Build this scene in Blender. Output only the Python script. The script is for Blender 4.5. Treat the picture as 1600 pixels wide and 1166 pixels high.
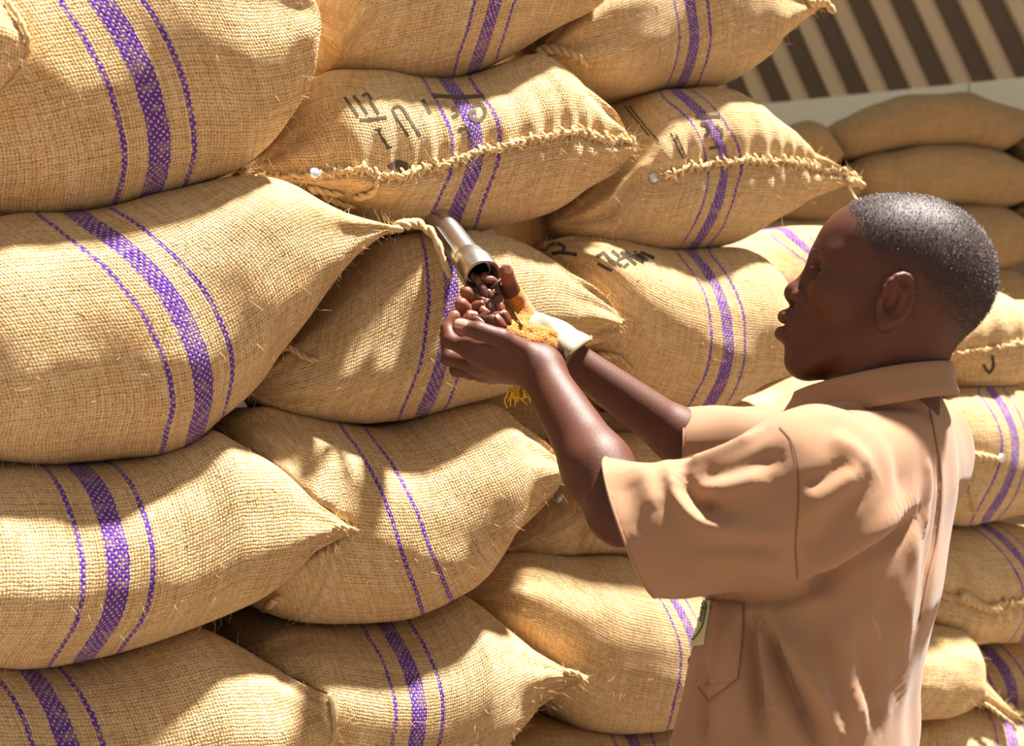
import bpy, bmesh, math, random
import numpy as np
from mathutils import Vector, Matrix
from mathutils.bvhtree import BVHTree

random.seed(7); RNG = np.random.default_rng(7)
for o in list(bpy.data.objects): bpy.data.objects.remove(o)
scene = bpy.context.scene
COL = scene.collection

# ------------------------------------------------------------------ camera
FPX, CX, CY, CAMZ = 2000.0, 800.0, 583.0, 1.45
cam = bpy.data.cameras.new('camera'); camo = bpy.data.objects.new('camera', cam); COL.objects.link(camo)
cam.sensor_width = 36; cam.lens = 36 * FPX / 1600
camo.location = (0, 0, CAMZ); camo.rotation_euler = (math.pi / 2, 0, 0)
cam.clip_start = 0.02; cam.clip_end = 200
cam.dof.use_dof = True; cam.dof.focus_distance = 1.76; cam.dof.aperture_fstop = 4.5
scene.camera = camo

# ------------------------------------------------------------------ light
scene.view_settings.view_transform = 'Standard'; scene.view_settings.look = 'None'
scene.view_settings.gamma = 1; scene.view_settings.use_curve_mapping = False
scene.view_settings.exposure = 0.17
w = bpy.data.worlds.new('world'); scene.world = w; w.use_nodes = True
bgn = w.node_tree.nodes['Background']
bgn.inputs[0].default_value = (1.0, 0.94, 0.85, 1); bgn.inputs[1].default_value = 0.40
SUN_TO = Vector((0.34, 0.09, 0.94)).normalized()
sl = bpy.data.lights.new('sun', 'SUN'); sl.energy = 17.0; sl.angle = math.radians(3.0); sl.color = (1.0, 0.955, 0.88)
so = bpy.data.objects.new('sun', sl); COL.objects.link(so)
so.rotation_euler = SUN_TO.to_track_quat('Z', 'Y').to_euler()

# ------------------------------------------------------------------ helpers
def H(px, py, D):
    return np.array([(px - CX) / FPX * D, D, CAMZ - (py - CY) / FPX * D])
def proj(P):
    P = np.asarray(P, float)
    return np.stack([CX + P[..., 0] / P[..., 1] * FPX, CY - (P[..., 2] - CAMZ) / P[..., 1] * FPX], -1)
def ray(px, py):
    return Vector(((px - CX) / FPX, 1.0, -(py - CY) / FPX)).normalized()
CAM = Vector((0, 0, CAMZ))

def mesh_obj(name, V, F, mat=None, parent=None, smooth=True, uv=None, colors=None, kind=None):
    me = bpy.data.meshes.new(name)
    me.from_pydata([tuple(map(float, v)) for v in V], [], [tuple(map(int, f)) for f in F])
    if smooth: me.polygons.foreach_set('use_smooth', np.ones(len(me.polygons), bool))
    if uv is not None:
        lay = me.uv_layers.new(name='UVMap')
        li = np.empty(len(me.loops), np.int32); me.loops.foreach_get('vertex_index', li)
        lay.data.foreach_set('uv', np.asarray(uv, np.float32)[li].ravel())
    if colors is not None:
        a = me.color_attributes.new('tint', 'FLOAT_COLOR', 'POINT')
        a.data.foreach_set('color', np.asarray(colors, np.float32).ravel())
    for m in (mat if isinstance(mat, (list, tuple)) else [mat]):
        if m: me.materials.append(m)
    o = bpy.data.objects.new(name, me); COL.objects.link(o)
    if parent is not None: o.parent = parent
    if kind: o['kind'] = kind
    return o
def np_mesh(name, V, F, mat=None, parent=None, colors=None):
    """fast path for big quad meshes"""
    me = bpy.data.meshes.new(name); n, m = len(V), len(F)
    me.vertices.add(n); me.vertices.foreach_set('co', np.asarray(V, np.float32).ravel())
    k = F.shape[1]
    me.loops.add(m * k); me.loops.foreach_set('vertex_index', F.astype(np.int32).ravel())
    me.polygons.add(m); me.polygons.foreach_set('loop_start', np.arange(0, m * k, k, dtype=np.int32))
    me.update(calc_edges=True); me.validate()
    me.polygons.foreach_set('use_smooth', np.ones(len(me.polygons), bool))
    if colors is not None:
        a = me.color_attributes.new('tint', 'FLOAT_COLOR', 'POINT'); a.data.foreach_set('color', np.asarray(colors, np.float32).ravel())
    if mat: me.materials.append(mat)
    o = bpy.data.objects.new(name, me); COL.objects.link(o)
    if parent is not None: o.parent = parent
    return o
def empty(name, loc):
    o = bpy.data.objects.new(name, None); COL.objects.link(o); o.location = loc; o.empty_display_size = 0.05
    return o
def tag(o, label=None, cat=None, group=None, kind=None):
    if label: o['label'] = label
    if cat: o['category'] = cat
    if group: o['group'] = group
    if kind: o['kind'] = kind
    return o
def keep_world(o, parent):
    o.parent = parent; o.matrix_parent_inverse = Matrix.Translation(-Vector(parent.location))

def crom(pts, n=14):
    P = np.array(pts, float)
    if len(P) < 3:
        return np.array([P[0] + (P[-1] - P[0]) * t for t in np.linspace(0, 1, n)])
    P = np.vstack([2 * P[0] - P[1], P, 2 * P[-1] - P[-2]]); out = []
    for i in range(1, len(P) - 2):
        p0, p1, p2, p3 = P[i - 1:i + 3]
        for t in np.linspace(0, 1, n, endpoint=False):
            out.append(0.5 * (2 * p1 + (p2 - p0) * t + (2 * p0 - 5 * p1 + 4 * p2 - p3) * t * t + (3 * p1 - p0 - 3 * p2 + p3) * t ** 3))
    out.append(P[-2]); return np.array(out)
def unit(v):
    v = np.asarray(v, float); return v / (np.linalg.norm(v) + 1e-12)

class Waves:
    """cheap smooth 3-D noise from summed sines"""
    def __init__(s, seed, lo, hi, n=14):
        r = np.random.default_rng(seed); d = r.normal(size=(n, 3)); d /= np.linalg.norm(d, axis=1)[:, None]
        s.k = d * (2 * np.pi / r.uniform(lo, hi, n))[:, None]; s.p = r.uniform(0, 6.28, n); s.n = n
    def __call__(s, P):
        return np.sin(P @ s.k.T + s.p).sum(-1) / math.sqrt(s.n)

def tube_geo(pts, rad, seg=8, caps=True):
    P = np.array(pts, float); n = len(P); R = np.broadcast_to(np.asarray(rad, float), (n,))
    T = np.gradient(P, axis=0); T /= np.linalg.norm(T, axis=1)[:, None] + 1e-12
    ref = np.array([0, 0, 1.0]) if abs(T[0][2]) < 0.9 else np.array([1.0, 0, 0])
    N = unit(np.cross(T[0], ref)); V = []; F = []
    for i in range(n):
        N = unit(N - T[i] * np.dot(N, T[i])); B = np.cross(T[i], N)
        for k in range(seg):
            a = 2 * np.pi * k / seg
            V.append(P[i] + R[i] * (np.cos(a) * N + np.sin(a) * B))
    for i in range(n - 1):
        for k in range(seg):
            a = i * seg + k; b = i * seg + (k + 1) % seg
            F.append((a, b, b + seg, a + seg))
    if caps:
        F.append(tuple(range(seg - 1, -1, -1))); F.append(tuple(range((n - 1) * seg, n * seg)))
    return V, F
def merge(geos):
    V = []; F = []
    for v, f in geos:
        o = len(V); V.extend(v); F.extend([tuple(i + o for i in q) for q in f])
    return V, F
def rope_geo(pts, r, strands=2, pitch=0.03, seg=6, wob=0.0, taper=True):
    """twisted twine along a polyline"""
    P = crom(pts, 16); L = np.concatenate([[0], np.cumsum(np.linalg.norm(np.diff(P, axis=0), axis=1))])
    n = max(10, int(L[-1] / 0.0035)); l = np.linspace(0, L[-1], n)
    Q = np.stack([np.interp(l, L, P[:, k]) for k in range(3)], -1)
    T = np.gradient(Q, axis=0); T /= np.linalg.norm(T, axis=1)[:, None] + 1e-12
    up = np.array([0.3, 0.5, 0.8]); geos = []
    rr = np.full(n, r)
    if taper: rr = r * (1 - 0.45 * (l / L[-1]) ** 1.5)
    for sidx in range(strands):
        C = []
        for i in range(n):
            N = unit(np.cross(T[i], up)); B = np.cross(T[i], N)
            a = 2 * np.pi * (l[i] / pitch + sidx / strands)
            C.append(Q[i] + rr[i] * 0.45 * (np.cos(a) * N + np.sin(a) * B) + wob * RNG.normal(size=3))
        geos.append(tube_geo(C, rr * 0.68, seg))
    return merge(geos)

# ------------------------------------------------------------------ materials
class NB:
    def __init__(s, name):
        s.m = bpy.data.materials.new(name); s.m.use_nodes = True; s.t = s.m.node_tree
        s.bsdf = s.t.nodes['Principled BSDF']; s.out = s.t.nodes['Material Output']
    def n(s, typ, **kw):
        nd = s.t.nodes.new(typ)
        for k, v in kw.items(): setattr(nd, k, v)
        return nd
    def put(s, sock, v):
        if v is None: return
        if isinstance(v, bpy.types.NodeSocket): s.t.links.new(v, sock)
        else:
            if isinstance(v, tuple) and len(v) == 3 and sock.type == 'RGBA': v = (*v, 1)
            sock.default_value = v
    def math(s, op, a, b=None, c=None):
        nd = s.n('ShaderNodeMath', operation=op); s.put(nd.inputs[0], a); s.put(nd.inputs[1], b); s.put(nd.inputs[2], c); return nd.outputs[0]
    def mix(s, f, a, b, mode='MIX'):
        nd = s.n('ShaderNodeMix', data_type='RGBA', blend_type=mode); s.put(nd.inputs['Factor'], f); s.put(nd.inputs['A'], a); s.put(nd.inputs['B'], b)
        return next(o for o in nd.outputs if o.type == 'RGBA')
    def noise(s, vec, scale, detail=2, rough=0.5):
        nd = s.n('ShaderNodeTexNoise'); s.put(nd.inputs['Vector'], vec); nd.inputs['Scale'].default_value = scale
        nd.inputs['Detail'].default_value = detail; nd.inputs['Roughness'].default_value = rough; return nd.outputs[0]
    def ramp(s, f, lo, hi):
        nd = s.n('ShaderNodeMapRange', clamp=True, interpolation_type='SMOOTHSTEP'); s.put(nd.inputs[0], f)
        nd.inputs[1].default_value = lo; nd.inputs[2].default_value = hi; return nd.outputs[0]
    def bump(s, h, strength, dist, normal=None):
        nd = s.n('ShaderNodeBump'); nd.inputs['Strength'].default_value = strength; nd.inputs['Distance'].default_value = dist
        s.put(nd.inputs['Height'], h); s.put(nd.inputs['Normal'], normal); return nd.outputs[0]
    def set(s, **kw):
        for k, v in kw.items(): s.put(s.bsdf.inputs[k.replace('_', ' ')], v)
    def obj(s): return s.n('ShaderNodeTexCoord').outputs['Object']

def burlap(name, base=(0.57, 0.335, 0.135), light=(0.78, 0.57, 0.32), stripes=True, freq=225.0, stripe_col=(0.085, 0.026, 0.30), band=1.0, off=0.048):
    b = NB(name); uv = b.n('ShaderNodeUVMap').outputs[0]; ob = b.obj()
    wn = b.n('ShaderNodeTexNoise'); b.put(wn.inputs['Vector'], ob); wn.inputs['Scale'].default_value = 45; wn.inputs['Detail'].default_value = 2
    sub = b.n('ShaderNodeVectorMath', operation='SUBTRACT'); b.put(sub.inputs[0], wn.outputs['Color']); sub.inputs[1].default_value = (0.5, 0.5, 0.5)
    sc = b.n('ShaderNodeVectorMath', operation='SCALE'); b.put(sc.inputs[0], sub.outputs[0]); sc.inputs['Scale'].default_value = 0.003
    ad = b.n('ShaderNodeVectorMath', operation='ADD'); b.put(ad.inputs[0], uv); b.put(ad.inputs[1], sc.outputs[0])
    wn2 = b.n('ShaderNodeTexNoise'); b.put(wn2.inputs['Vector'], ob); wn2.inputs['Scale'].default_value = 190; wn2.inputs['Detail'].default_value = 1
    sub2 = b.n('ShaderNodeVectorMath', operation='SUBTRACT'); b.put(sub2.inputs[0], wn2.outputs['Color']); sub2.inputs[1].default_value = (0.5, 0.5, 0.5)
    sc2 = b.n('ShaderNodeVectorMath', operation='SCALE'); b.put(sc2.inputs[0], sub2.outputs[0]); sc2.inputs['Scale'].default_value = 0.0042
    ad2 = b.n('ShaderNodeVectorMath', operation='ADD'); b.put(ad2.inputs[0], ad.outputs[0]); b.put(ad2.inputs[1], sc2.outputs[0])
    sx = b.n('ShaderNodeSeparateXYZ'); b.put(sx.inputs[0], ad2.outputs[0]); U, V = sx.outputs[0], sx.outputs[1]
    su = b.math('SINE', b.math('MULTIPLY', U, math.pi * freq)); sv = b.math('SINE', b.math('MULTIPLY', V, math.pi * freq * 0.92))
    s = b.math('MULTIPLY', su, sv); a = b.math('POWER', b.math('ABSOLUTE', s), 0.42)
    # thread to thread variation, stretched along each thread
    def streak(ku, kv):
        c = b.n('ShaderNodeCombineXYZ'); b.put(c.inputs[0], b.math('MULTIPLY', U, ku)); b.put(c.inputs[1], b.math('MULTIPLY', V, kv))
        return b.noise(c.outputs[0], 1.0, 1)
    st = b.math('ADD', streak(freq * 0.9, 9.0), streak(9.0, freq * 0.9))
    big = b.noise(ob, 7.0, 3); fine = b.noise(ob, 260.0, 2)
    rnd = b.n('ShaderNodeObjectInfo').outputs['Random']
    tone = b.math('ADD', b.math('MULTIPLY', b.math('SUBTRACT', st, 1.0), 1.15), b.math('ADD', b.math('MULTIPLY', big, 0.75), b.math('MULTIPLY', fine, 0.75)))
    tone = b.math('SUBTRACT', tone, 0.2)
    colr = b.mix(b.ramp(tone, 0.0, 1.0), base, light)
    hole = b.math('SUBTRACT', 1.0, b.ramp(a, 0.12, 0.72))
    colr = b.mix(b.math('MULTIPLY', hole, b.math('ADD', 0.25, b.math('MULTIPLY', b.ramp(b.noise(ob, 130.0, 2), 0.38, 0.62), 0.65))), colr, (0.15, 0.068, 0.022))
    slub = b.ramp(b.noise(ob, 330.0, 2), 0.60, 0.72)
    colr = b.mix(b.math('MULTIPLY', slub, 0.55), colr, (0.20, 0.10, 0.04))
    if stripes:
        au = b.math('ABSOLUTE', U)
        thick = b.math('SUBTRACT', 1.0, b.ramp(au, 0.0150, 0.0165))
        thin = b.math('SUBTRACT', 1.0, b.ramp(b.math('ABSOLUTE', b.math('SUBTRACT', au, off)), 0.0030, 0.0046))
        m = b.math('MAXIMUM', b.math('MULTIPLY', thick, band), thin)
        fleck = b.math('SUBTRACT', 1.0, b.math('MULTIPLY', b.ramp(s, 0.35, 0.62), 0.8))
        wear = b.math('ADD', 0.72, b.math('MULTIPLY', b.ramp(b.noise(ob, 60.0, 2), 0.36, 0.52), 0.28))
        m = b.math('MULTIPLY', b.math('MULTIPLY', m, fleck), wear)
        pc = b.mix(b.noise(ob, 30.0, 2), stripe_col, (stripe_col[0] * 1.7, stripe_col[1] * 1.8, stripe_col[2] * 1.35))
        colr = b.mix(m, colr, pc)
    hs = b.n('ShaderNodeHueSaturation'); b.put(hs.inputs['Color'], colr)
    b.put(hs.inputs['Value'], b.math('ADD', 0.93, b.math('MULTIPLY', rnd, 0.14)))
    nrm = b.bump(b.math('ADD', b.math('MULTIPLY', fine, 0.5), b.math('ADD', a, b.math('MULTIPLY', st, 0.5))), 0.75, 0.0018)
    b.set(Base_Color=hs.outputs[0], Roughness=0.92, Normal=nrm)
    b.bsdf.inputs['Specular IOR Level'].default_value = 0.12
    b.bsdf.inputs['Sheen Weight'].default_value = 0.25; b.bsdf.inputs['Sheen Roughness'].default_value = 0.45
    b.bsdf.inputs['Sheen Tint'].default_value = (1, 0.85, 0.6, 1)
    return b.m
M = {}
M['burlap'] = burlap('burlap_striped')
M['burlap_lines'] = burlap('burlap_lined', band=0.0, off=0.024)
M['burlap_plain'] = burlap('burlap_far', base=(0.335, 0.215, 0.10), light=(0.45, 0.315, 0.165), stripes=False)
def plain(name, col, rough=0.6, metal=0.0, bump=None, var=None, spec=0.5):
    b = NB(name); ob = b.obj(); c = col
    if var: c = b.mix(b.noise(ob, var[0], 3), col, var[1])
    b.set(Base_Color=c, Roughness=rough, Metallic=metal); b.bsdf.inputs['Specular IOR Level'].default_value = spec
    if bump: b.set(Normal=b.bump(b.noise(ob, bump[0], 3), bump[1], bump[2]))
    return b.m
M['twine'] = plain('jute_twine', (0.50, 0.33, 0.155), 0.95, bump=(500, 0.8, 0.001), var=(90, (0.66, 0.49, 0.28)), spec=0.1)
M['fibre'] = plain('jute_fibre', (0.72, 0.52, 0.27), 0.8, var=(40, (0.55, 0.34, 0.14)), spec=0.2)
M['ink'] = plain('stencil_ink', (0.035, 0.028, 0.025), 0.9, var=(220, (0.11, 0.075, 0.05)), spec=0.1)
M['ink_faded'] = plain('stencil_ink_faded', (0.05, 0.042, 0.038), 0.9, var=(420, (0.20, 0.14, 0.085)), spec=0.1)
M['steel'] = plain('brushed_steel', (0.62, 0.60, 0.57), 0.30, 1.0, bump=(90, 0.06, 0.001))
M['seal'] = plain('zinc_seal', (0.70, 0.74, 0.76), 0.35, 0.85)

# ------------------------------------------------------------------ setting
M['floor'] = plain('concrete_floor', (0.13, 0.095, 0.065), 0.85, var=(5, (0.19, 0.14, 0.10)), bump=(40, 0.3, 0.004))
M['plaster'] = plain('plaster_wall', (0.34, 0.25, 0.15), 0.9, var=(4, (0.42, 0.32, 0.20)), bump=(30, 0.3, 0.004))
def slab(name, corners, thick_vec, mat, parent=None, kind='structure'):
    c = [np.array(p, float) for p in corners]; t = np.array(thick_vec, float)
    V = c + [p + t for p in c]; F = [(0, 1, 2, 3), (7, 6, 5, 4), (0, 4, 5, 1), (1, 5, 6, 2), (2, 6, 7, 3), (3, 7, 4, 0)]
    return mesh_obj(name, V, F, mat, parent, smooth=False, kind=kind)
slab('floor', [(-5, -4, 0), (7, -4, 0), (7, 8, 0), (-5, 8, 0)], (0, 0, -0.1), M['floor'])
M['sheet'] = plain('dark_wall_sheet', (0.13, 0.085, 0.056), 0.7, var=(6, (0.16, 0.105, 0.07)))
M['rib'] = plain('tan_rib', (0.62, 0.46, 0.28), 0.65, var=(8, (0.70, 0.54, 0.34)))
M['beam'] = plain('cream_beam', (0.86, 0.81, 0.60), 0.6, var=(5, (0.90, 0.86, 0.68)))
# far wall: dark sheeting with slanted tan ribs above a cream beam
bA, bB = H(1190, 172, 5.5), H(1600, 126, 5.0); bB[2] = bA[2]
bd = unit(bB - bA); bn = np.array([bd[1], -bd[0], 0.0])          # bn faces the camera
def onwall(s, z, off=0.0): return np.array([bA[0], bA[1], 0]) + bd * s + np.array([0, 0, z]) + bn * off
zb = bA[2]
wb = slab('wall_back', [onwall(-2.2, 0), onwall(4.5, 0), onwall(4.5, 4.0), onwall(-2.2, 4.0)], -bn * 0.12, M['plaster'])
sh = slab('sheet', [onwall(-1.0, zb, 0.004), onwall(3.2, zb, 0.004), onwall(3.2, 3.95, 0.004), onwall(-1.0, 3.95, 0.004)], bn * 0.006, M['sheet'], wb, kind=None)
def rib_mesh():
    w0, w1, d, Lr = 0.040, 0.026, 0.035, 1.45
    V = []; F = []
    lean = np.array([-0.43, 0, 1.0])
    for k in (0, 1):
        b0 = lean * Lr * k
        for (x, y) in ((-w0, 0), (-w1, d), (w1, d), (w0, 0)):
            V.append(b0[0] * bd + np.array([0, 0, b0[2]]) + bd * x + bn * y)
    F = [(0, 1, 5, 4), (1, 2, 6, 5), (2, 3, 7, 6), (3, 2, 1, 0), (4, 5, 6, 7), (0, 4, 7, 3)]
    return V, F
rv, rf = rib_mesh(); first = None
for k in range(-3, 14):
    p = onwall(0.02 + 0.163 * k, zb, 0.010)
    if first is None:
        first = mesh_obj('rib', rv, rf, M['rib'], wb, smooth=False); r = first
    else:
        r = first.copy(); COL.objects.link(r); r.parent = wb
    r.location = p
for s0, s1 in ((-2.2, 0.86), (0.866, 4.5)):
    slab('beam', [onwall(s0, zb - 0.14, 0.0), onwall(s1, zb - 0.14, 0.0), onwall(s1, zb + 0.006, 0.0), onwall(s0, zb + 0.006, 0.0)], bn * 0.09, M['beam'], wb, kind=None)
slab('shade_ceiling', [(-4.0, 4.2, 6.0), (9, 4.2, 6.0), (9, 8, 6.0), (-4.0, 8, 6.0)], (0, 0, 0.05), M['beam'])  # unseen slab added to shade the far stack, pale underside for bounce

# ------------------------------------------------------------------ sacks
FRONT = ((0, 1.70), (1250, 2.50))
def plane_frame(pl):
    a, b = H(pl[0][0], CY, pl[0][1]), H(pl[1][0], CY, pl[1][1])
    d = unit([b[0] - a[0], b[1] - a[1], 0]); nin = np.array([-d[1], d[0], 0.0]); return a, d, nin
a0, d0, n0 = plane_frame(FRONT)
c0 = a0 + n0 * 1.0; c0[2] = 0
M['dark_wall'] = plain('gap_shade_wall', (0.10, 0.07, 0.045), 0.9, var=(4, (0.14, 0.10, 0.065)), bump=(30, 0.3, 0.004))  # wall colour darkened to stand in for deep shade between the sacks
slab('wall_left', [c0 - d0 * 2.2, c0 + d0 * 1.75, c0 + d0 * 1.75 + [0, 0, 4.0], c0 - d0 * 2.2 + [0, 0, 4.0]], n0 * 0.12, M['dark_wall'])

SACKS = {}
def make_sack(key, Lp, Rp, top, bot, dd=0.0, F=0.13, B=0.60, seam=None, stripe=None, pl=FRONT, label='', group='jute sacks in the front stack',
              nu=112, nt=88, lump=0.0065, crease=0.006, hairs=420, mat='burlap', pw=0.62, seed=None, name='jute_sack', earR=0.8, earL=0.1, us=1.12):
    sd = seed if seed is not None else sum(map(ord, key)) * 7
    a, d, nin = plane_frame(pl); a = a + nin * dd
    def hit(px, py, off=0.0):
        r = np.array(ray(px, py)); o = np.array(CAM); pp = a + nin * off
        return o + r * (np.dot(pp - o, nin) / np.dot(r, nin))
    PL, PR = hit(*Lp), hit(*Rp); S = np.linalg.norm(PR - PL); e1 = (PR - PL) / S
    e2 = unit(np.cross(e1, nin)); e2 = e2 if e2[2] > 0 else -e2
    def fwd(u):      # the ears sit forward of the body, at the corners of the mouth
        return F * (earR * np.clip((u - 0.45) / 0.55, 0, 1) ** 1.6 + earL * np.clip((0.55 - u) / 0.55, 0, 1) ** 1.6)
    PL, PR = hit(*Lp, -fwd(0.0)) + nin * fwd(0.0), hit(*Rp, -fwd(1.0)) + nin * fwd(1.0); S = np.linalg.norm(PR - PL); e1 = (PR - PL) / S
    e2 = unit(np.cross(e1, nin)); e2 = e2 if e2[2] > 0 else -e2
    def st(px, off=0.0):
        q = np.array([hit(x, y, off) for x, y in px]) - PL; u = np.clip(q @ e1 / S, 0, 1)
        if off == 0.0: q = np.array([hit(x, y, -fwd(k)) for (x, y), k in zip(px, u)]) - PL
        return np.stack([q @ e1, q @ e2], -1)
    def curve(pts, off=0.0, ends=True):
        c = crom(([Lp] + list(pts) + [Rp]) if ends else pts); c = st(c, off); o = np.argsort(c[:, 0], kind='stable'); return c[o]
    ct, cb = curve(top), curve(bot)
    x = (1 - np.cos(np.linspace(0, np.pi, nu))) / 2; x = 0.75 * x + 0.25 * np.linspace(0, 1, nu); s = x * S
    tt, tb = np.interp(s, ct[:, 0], ct[:, 1]), np.interp(s, cb[:, 0], cb[:, 1])
    ear = 0.005; gap = np.maximum(tt - tb, 2 * ear); mid = (tt + tb) / 2; hh = gap / 2; Hm = hh.max()
    f = np.minimum(F * (hh / Hm) ** pw, hh * 1.6); bk = np.minimum(B * (hh / Hm) ** 1.2, hh * 5); fw = fwd(s / S)
    f = np.minimum(f, np.maximum(F - fw * 0.75, 0.35 * F) * (hh / Hm) ** pw)
    if seam is not None:
        cs = curve(seam, -F * 0.8, ends=False); ms = np.interp(s, cs[:, 0], cs[:, 1])
        fade = np.clip(np.minimum(s - cs[0, 0], cs[-1, 0] - s) / 0.05, 0, 1); ms = mid + (ms - mid) * fade
        ms = np.clip(ms, mid - 0.6 * hh, mid + 0.6 * hh)
    else: ms = mid
    th = np.linspace(-np.pi, np.pi, nt + 1)
    sn, cn = np.sin(th), np.cos(th)
    fr = cn >= 0
    pz = np.where(fr, 0.88, 0.62); py_ = np.where(fr, 0.86 if seam is None else 0.94, 0.50)
    zz = np.sign(sn) * np.abs(sn) ** pz; yy = np.abs(cn) ** py_
    up, lo = (mid + hh) - ms, ms - (mid - hh)
    blend = np.where(fr, np.abs(cn) ** 0.0, 1.0)
    Z = np.where(zz[None, :] >= 0, ms[:, None] + up[:, None] * zz[None, :], ms[:, None] + lo[:, None] * zz[None, :])
    Zb = mid[:, None] + hh[:, None] * zz[None, :]
    Z = np.where(fr[None, :], Z, Zb)
    Y = np.where(fr[None, :], -f[:, None] * yy[None, :], bk[:, None] * yy[None, :])
    P = PL + s[:, None, None] * e1 + Z[..., None] * e2 + (Y - fw[:, None] * np.where(fr, 1.0, 1.0 - yy)[None, :])[..., None] * nin
    # lumps and the gathers that run out of the pointed ears
    ctr = P.mean(1, keepdims=True); rad = P - ctr; rl = np.linalg.norm(rad, axis=-1, keepdims=True) + 1e-9
    q = P - PL
    W1, W2 = Waves(sd, 0.15, 0.42), Waves(sd + 1, 0.04, 0.10)
    de = np.minimum(s, S - s)
    disp = (lump * W1(q) + lump * 0.16 * W2(q)) * np.clip(de / 0.16, 0.15, 1)[:, None]
    r_ = np.random.default_rng(sd + 5); k1, k2, p1, p2 = r_.integers(4, 7), r_.integers(8, 12), *r_.uniform(0, 6.28, 2)
    wr = np.sin(k1 * th + p1)[None, :] + 0.6 * np.sin(k2 * th + p2)[None, :]
    disp = disp + crease * wr * (np.exp(-de / 0.10) * np.clip(de / 0.03, 0, 1))[:, None]
    if seam is not None:   # gathers below and above the sewn mouth
        g = np.exp(-(np.abs(th) / 0.5) ** 1.3)
        disp = disp + 0.0035 * g[None, :] * np.sin(s * 150 + 2 * np.sin(s * 23 + sd))[:, None] - 0.007 * np.exp(-(th / 0.16) ** 2)[None, :]
    disp = disp * np.clip(hh / 0.05, 0.05, 1)[:, None]
    P = P + rad / rl * disp[..., None]
    # soft contact: where this sack would push into one already lying there, its cloth is pressed back onto that neighbour
    Pc = P.reshape(-1, 3); cen = Vector(P.mean((0, 1)).tolist())
    for oth in SACKS.values():
        m_ = np.where((Pc > oth['lo']).all(1) & (Pc < oth['hi']).all(1))[0]
        if not len(m_) or oth['inside'](cen): continue
        for i_ in m_:
            v_ = Vector(Pc[i_].tolist())
            if oth['inside'](v_):
                dr = cen - v_; L_ = dr.length
                if L_ < 1e-6: continue
                hit_ = oth['bvh'].ray_cast(v_, dr / L_, L_)[0]
                if hit_ is not None: Pc[i_] = np.array(hit_ - dr / L_ * 0.0006)
    P = Pc.reshape(P.shape)
    # woven stripe position round the girth
    px = proj(P); c = np.full(nt + 1, np.nan)
    if stripe:
        sp = crom(stripe); o = np.argsort(sp[:, 1]); sx, sy = sp[o, 0], sp[o, 1]
        k0 = (sx[8] - sx[0]) / (sy[8] - sy[0] + 1e-6); k1_ = (sx[-1] - sx[-9]) / (sy[-1] - sy[-9] + 1e-6)
        for j in range(nt + 1):
            if cn[j] < 0.02: continue
            xx, yv = px[:, j, 0], px[:, j, 1]
            X = np.interp(yv, sy, sx) 
            X = np.where(yv < sy[0], sx[0] + np.clip(k0, -1.5, 1.5) * (yv - sy[0]), X); X = np.where(yv > sy[-1], sx[-1] + np.clip(k1_, -1.5, 1.5) * (yv - sy[-1]), X)
            dlt = xx - X; z = np.where((dlt[:-1] < 0) & (dlt[1:] >= 0))[0]
            if len(z): i = z[0]; c[j] = s[i] + (s[i + 1] - s[i]) * (-dlt[i]) / (dlt[i + 1] - dlt[i] + 1e-9)
    ok = ~np.isnan(c)
    c = np.interp(th, th[ok], c[ok]) if ok.any() else np.full(nt + 1, S * 0.5 if stripe is None else -9.0)
    for _ in range(3): c[1:-1] = (c[:-2] + c[1:-1] + c[2:]) / 3
    U = (s[:, None] - c[None, :]) * us
    seg = np.linalg.norm(np.diff(P, axis=1), axis=-1); Vv = np.concatenate([np.zeros((nu, 1)), np.cumsum(seg, 1)], 1)
    Vv = Vv - Vv[:, nt // 2][:, None]
    base = (PL + PR) / 2 + nin * 0.2; base[2] = P[..., 2].min()
    Pf = P.reshape(-1, 3) - base
    I = np.arange(nu * (nt + 1)).reshape(nu, nt + 1)
    Fq = np.stack([I[:-1, :-1], I[1:, :-1], I[1:, 1:], I[:-1, 1:]], -1).reshape(-1, 4)
    faces = [tuple(q_) for q_ in Fq.tolist()] + [tuple(I[0, :-1].tolist()), tuple(I[-1, :-1][::-1].tolist())]
    root = empty(name, base); tag(root, label, 'sack', group)
    body = mesh_obj('sack_cloth', Pf, faces, M[mat], root, uv=np.stack([U, Vv], -1).reshape(-1, 2))
    Nrm = np.cross(np.gradient(P, axis=0), np.gradient(P, axis=1)); Nrm /= np.linalg.norm(Nrm, axis=-1, keepdims=True) + 1e-9
    if np.sum(Nrm * rad) < 0: Nrm = -Nrm
    sk = dict(P=P, N=Nrm, s=s, S=S, th=th, root=root, base=base, e1=e1, e2=e2, nin=nin, nt=nt, PL=PL, PR=PR, sd=sd,
              bvh=BVHTree.FromPolygons([tuple(p) for p in P.reshape(-1, 3).tolist()], faces))
    flat = P.reshape(-1, 3); sk['lo'], sk['hi'] = flat.min(0), flat.max(0)
    def mk(bv):
        far_p = Vector((flat.mean(0) + np.array([0, -3.0, 0])).tolist()); l0, n0_, _, _ = bv.find_nearest(far_p); sg_ = 1.0 if (far_p - l0).dot(n0_) > 0 else -1.0
        def inside(v):
            l, n_, _, _ = bv.find_nearest(v); return l is not None and (v - l).dot(n_) * sg_ < -1e-4
        return inside
    sk['inside'] = mk(sk['bvh'])
    SACKS[key] = sk
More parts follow.
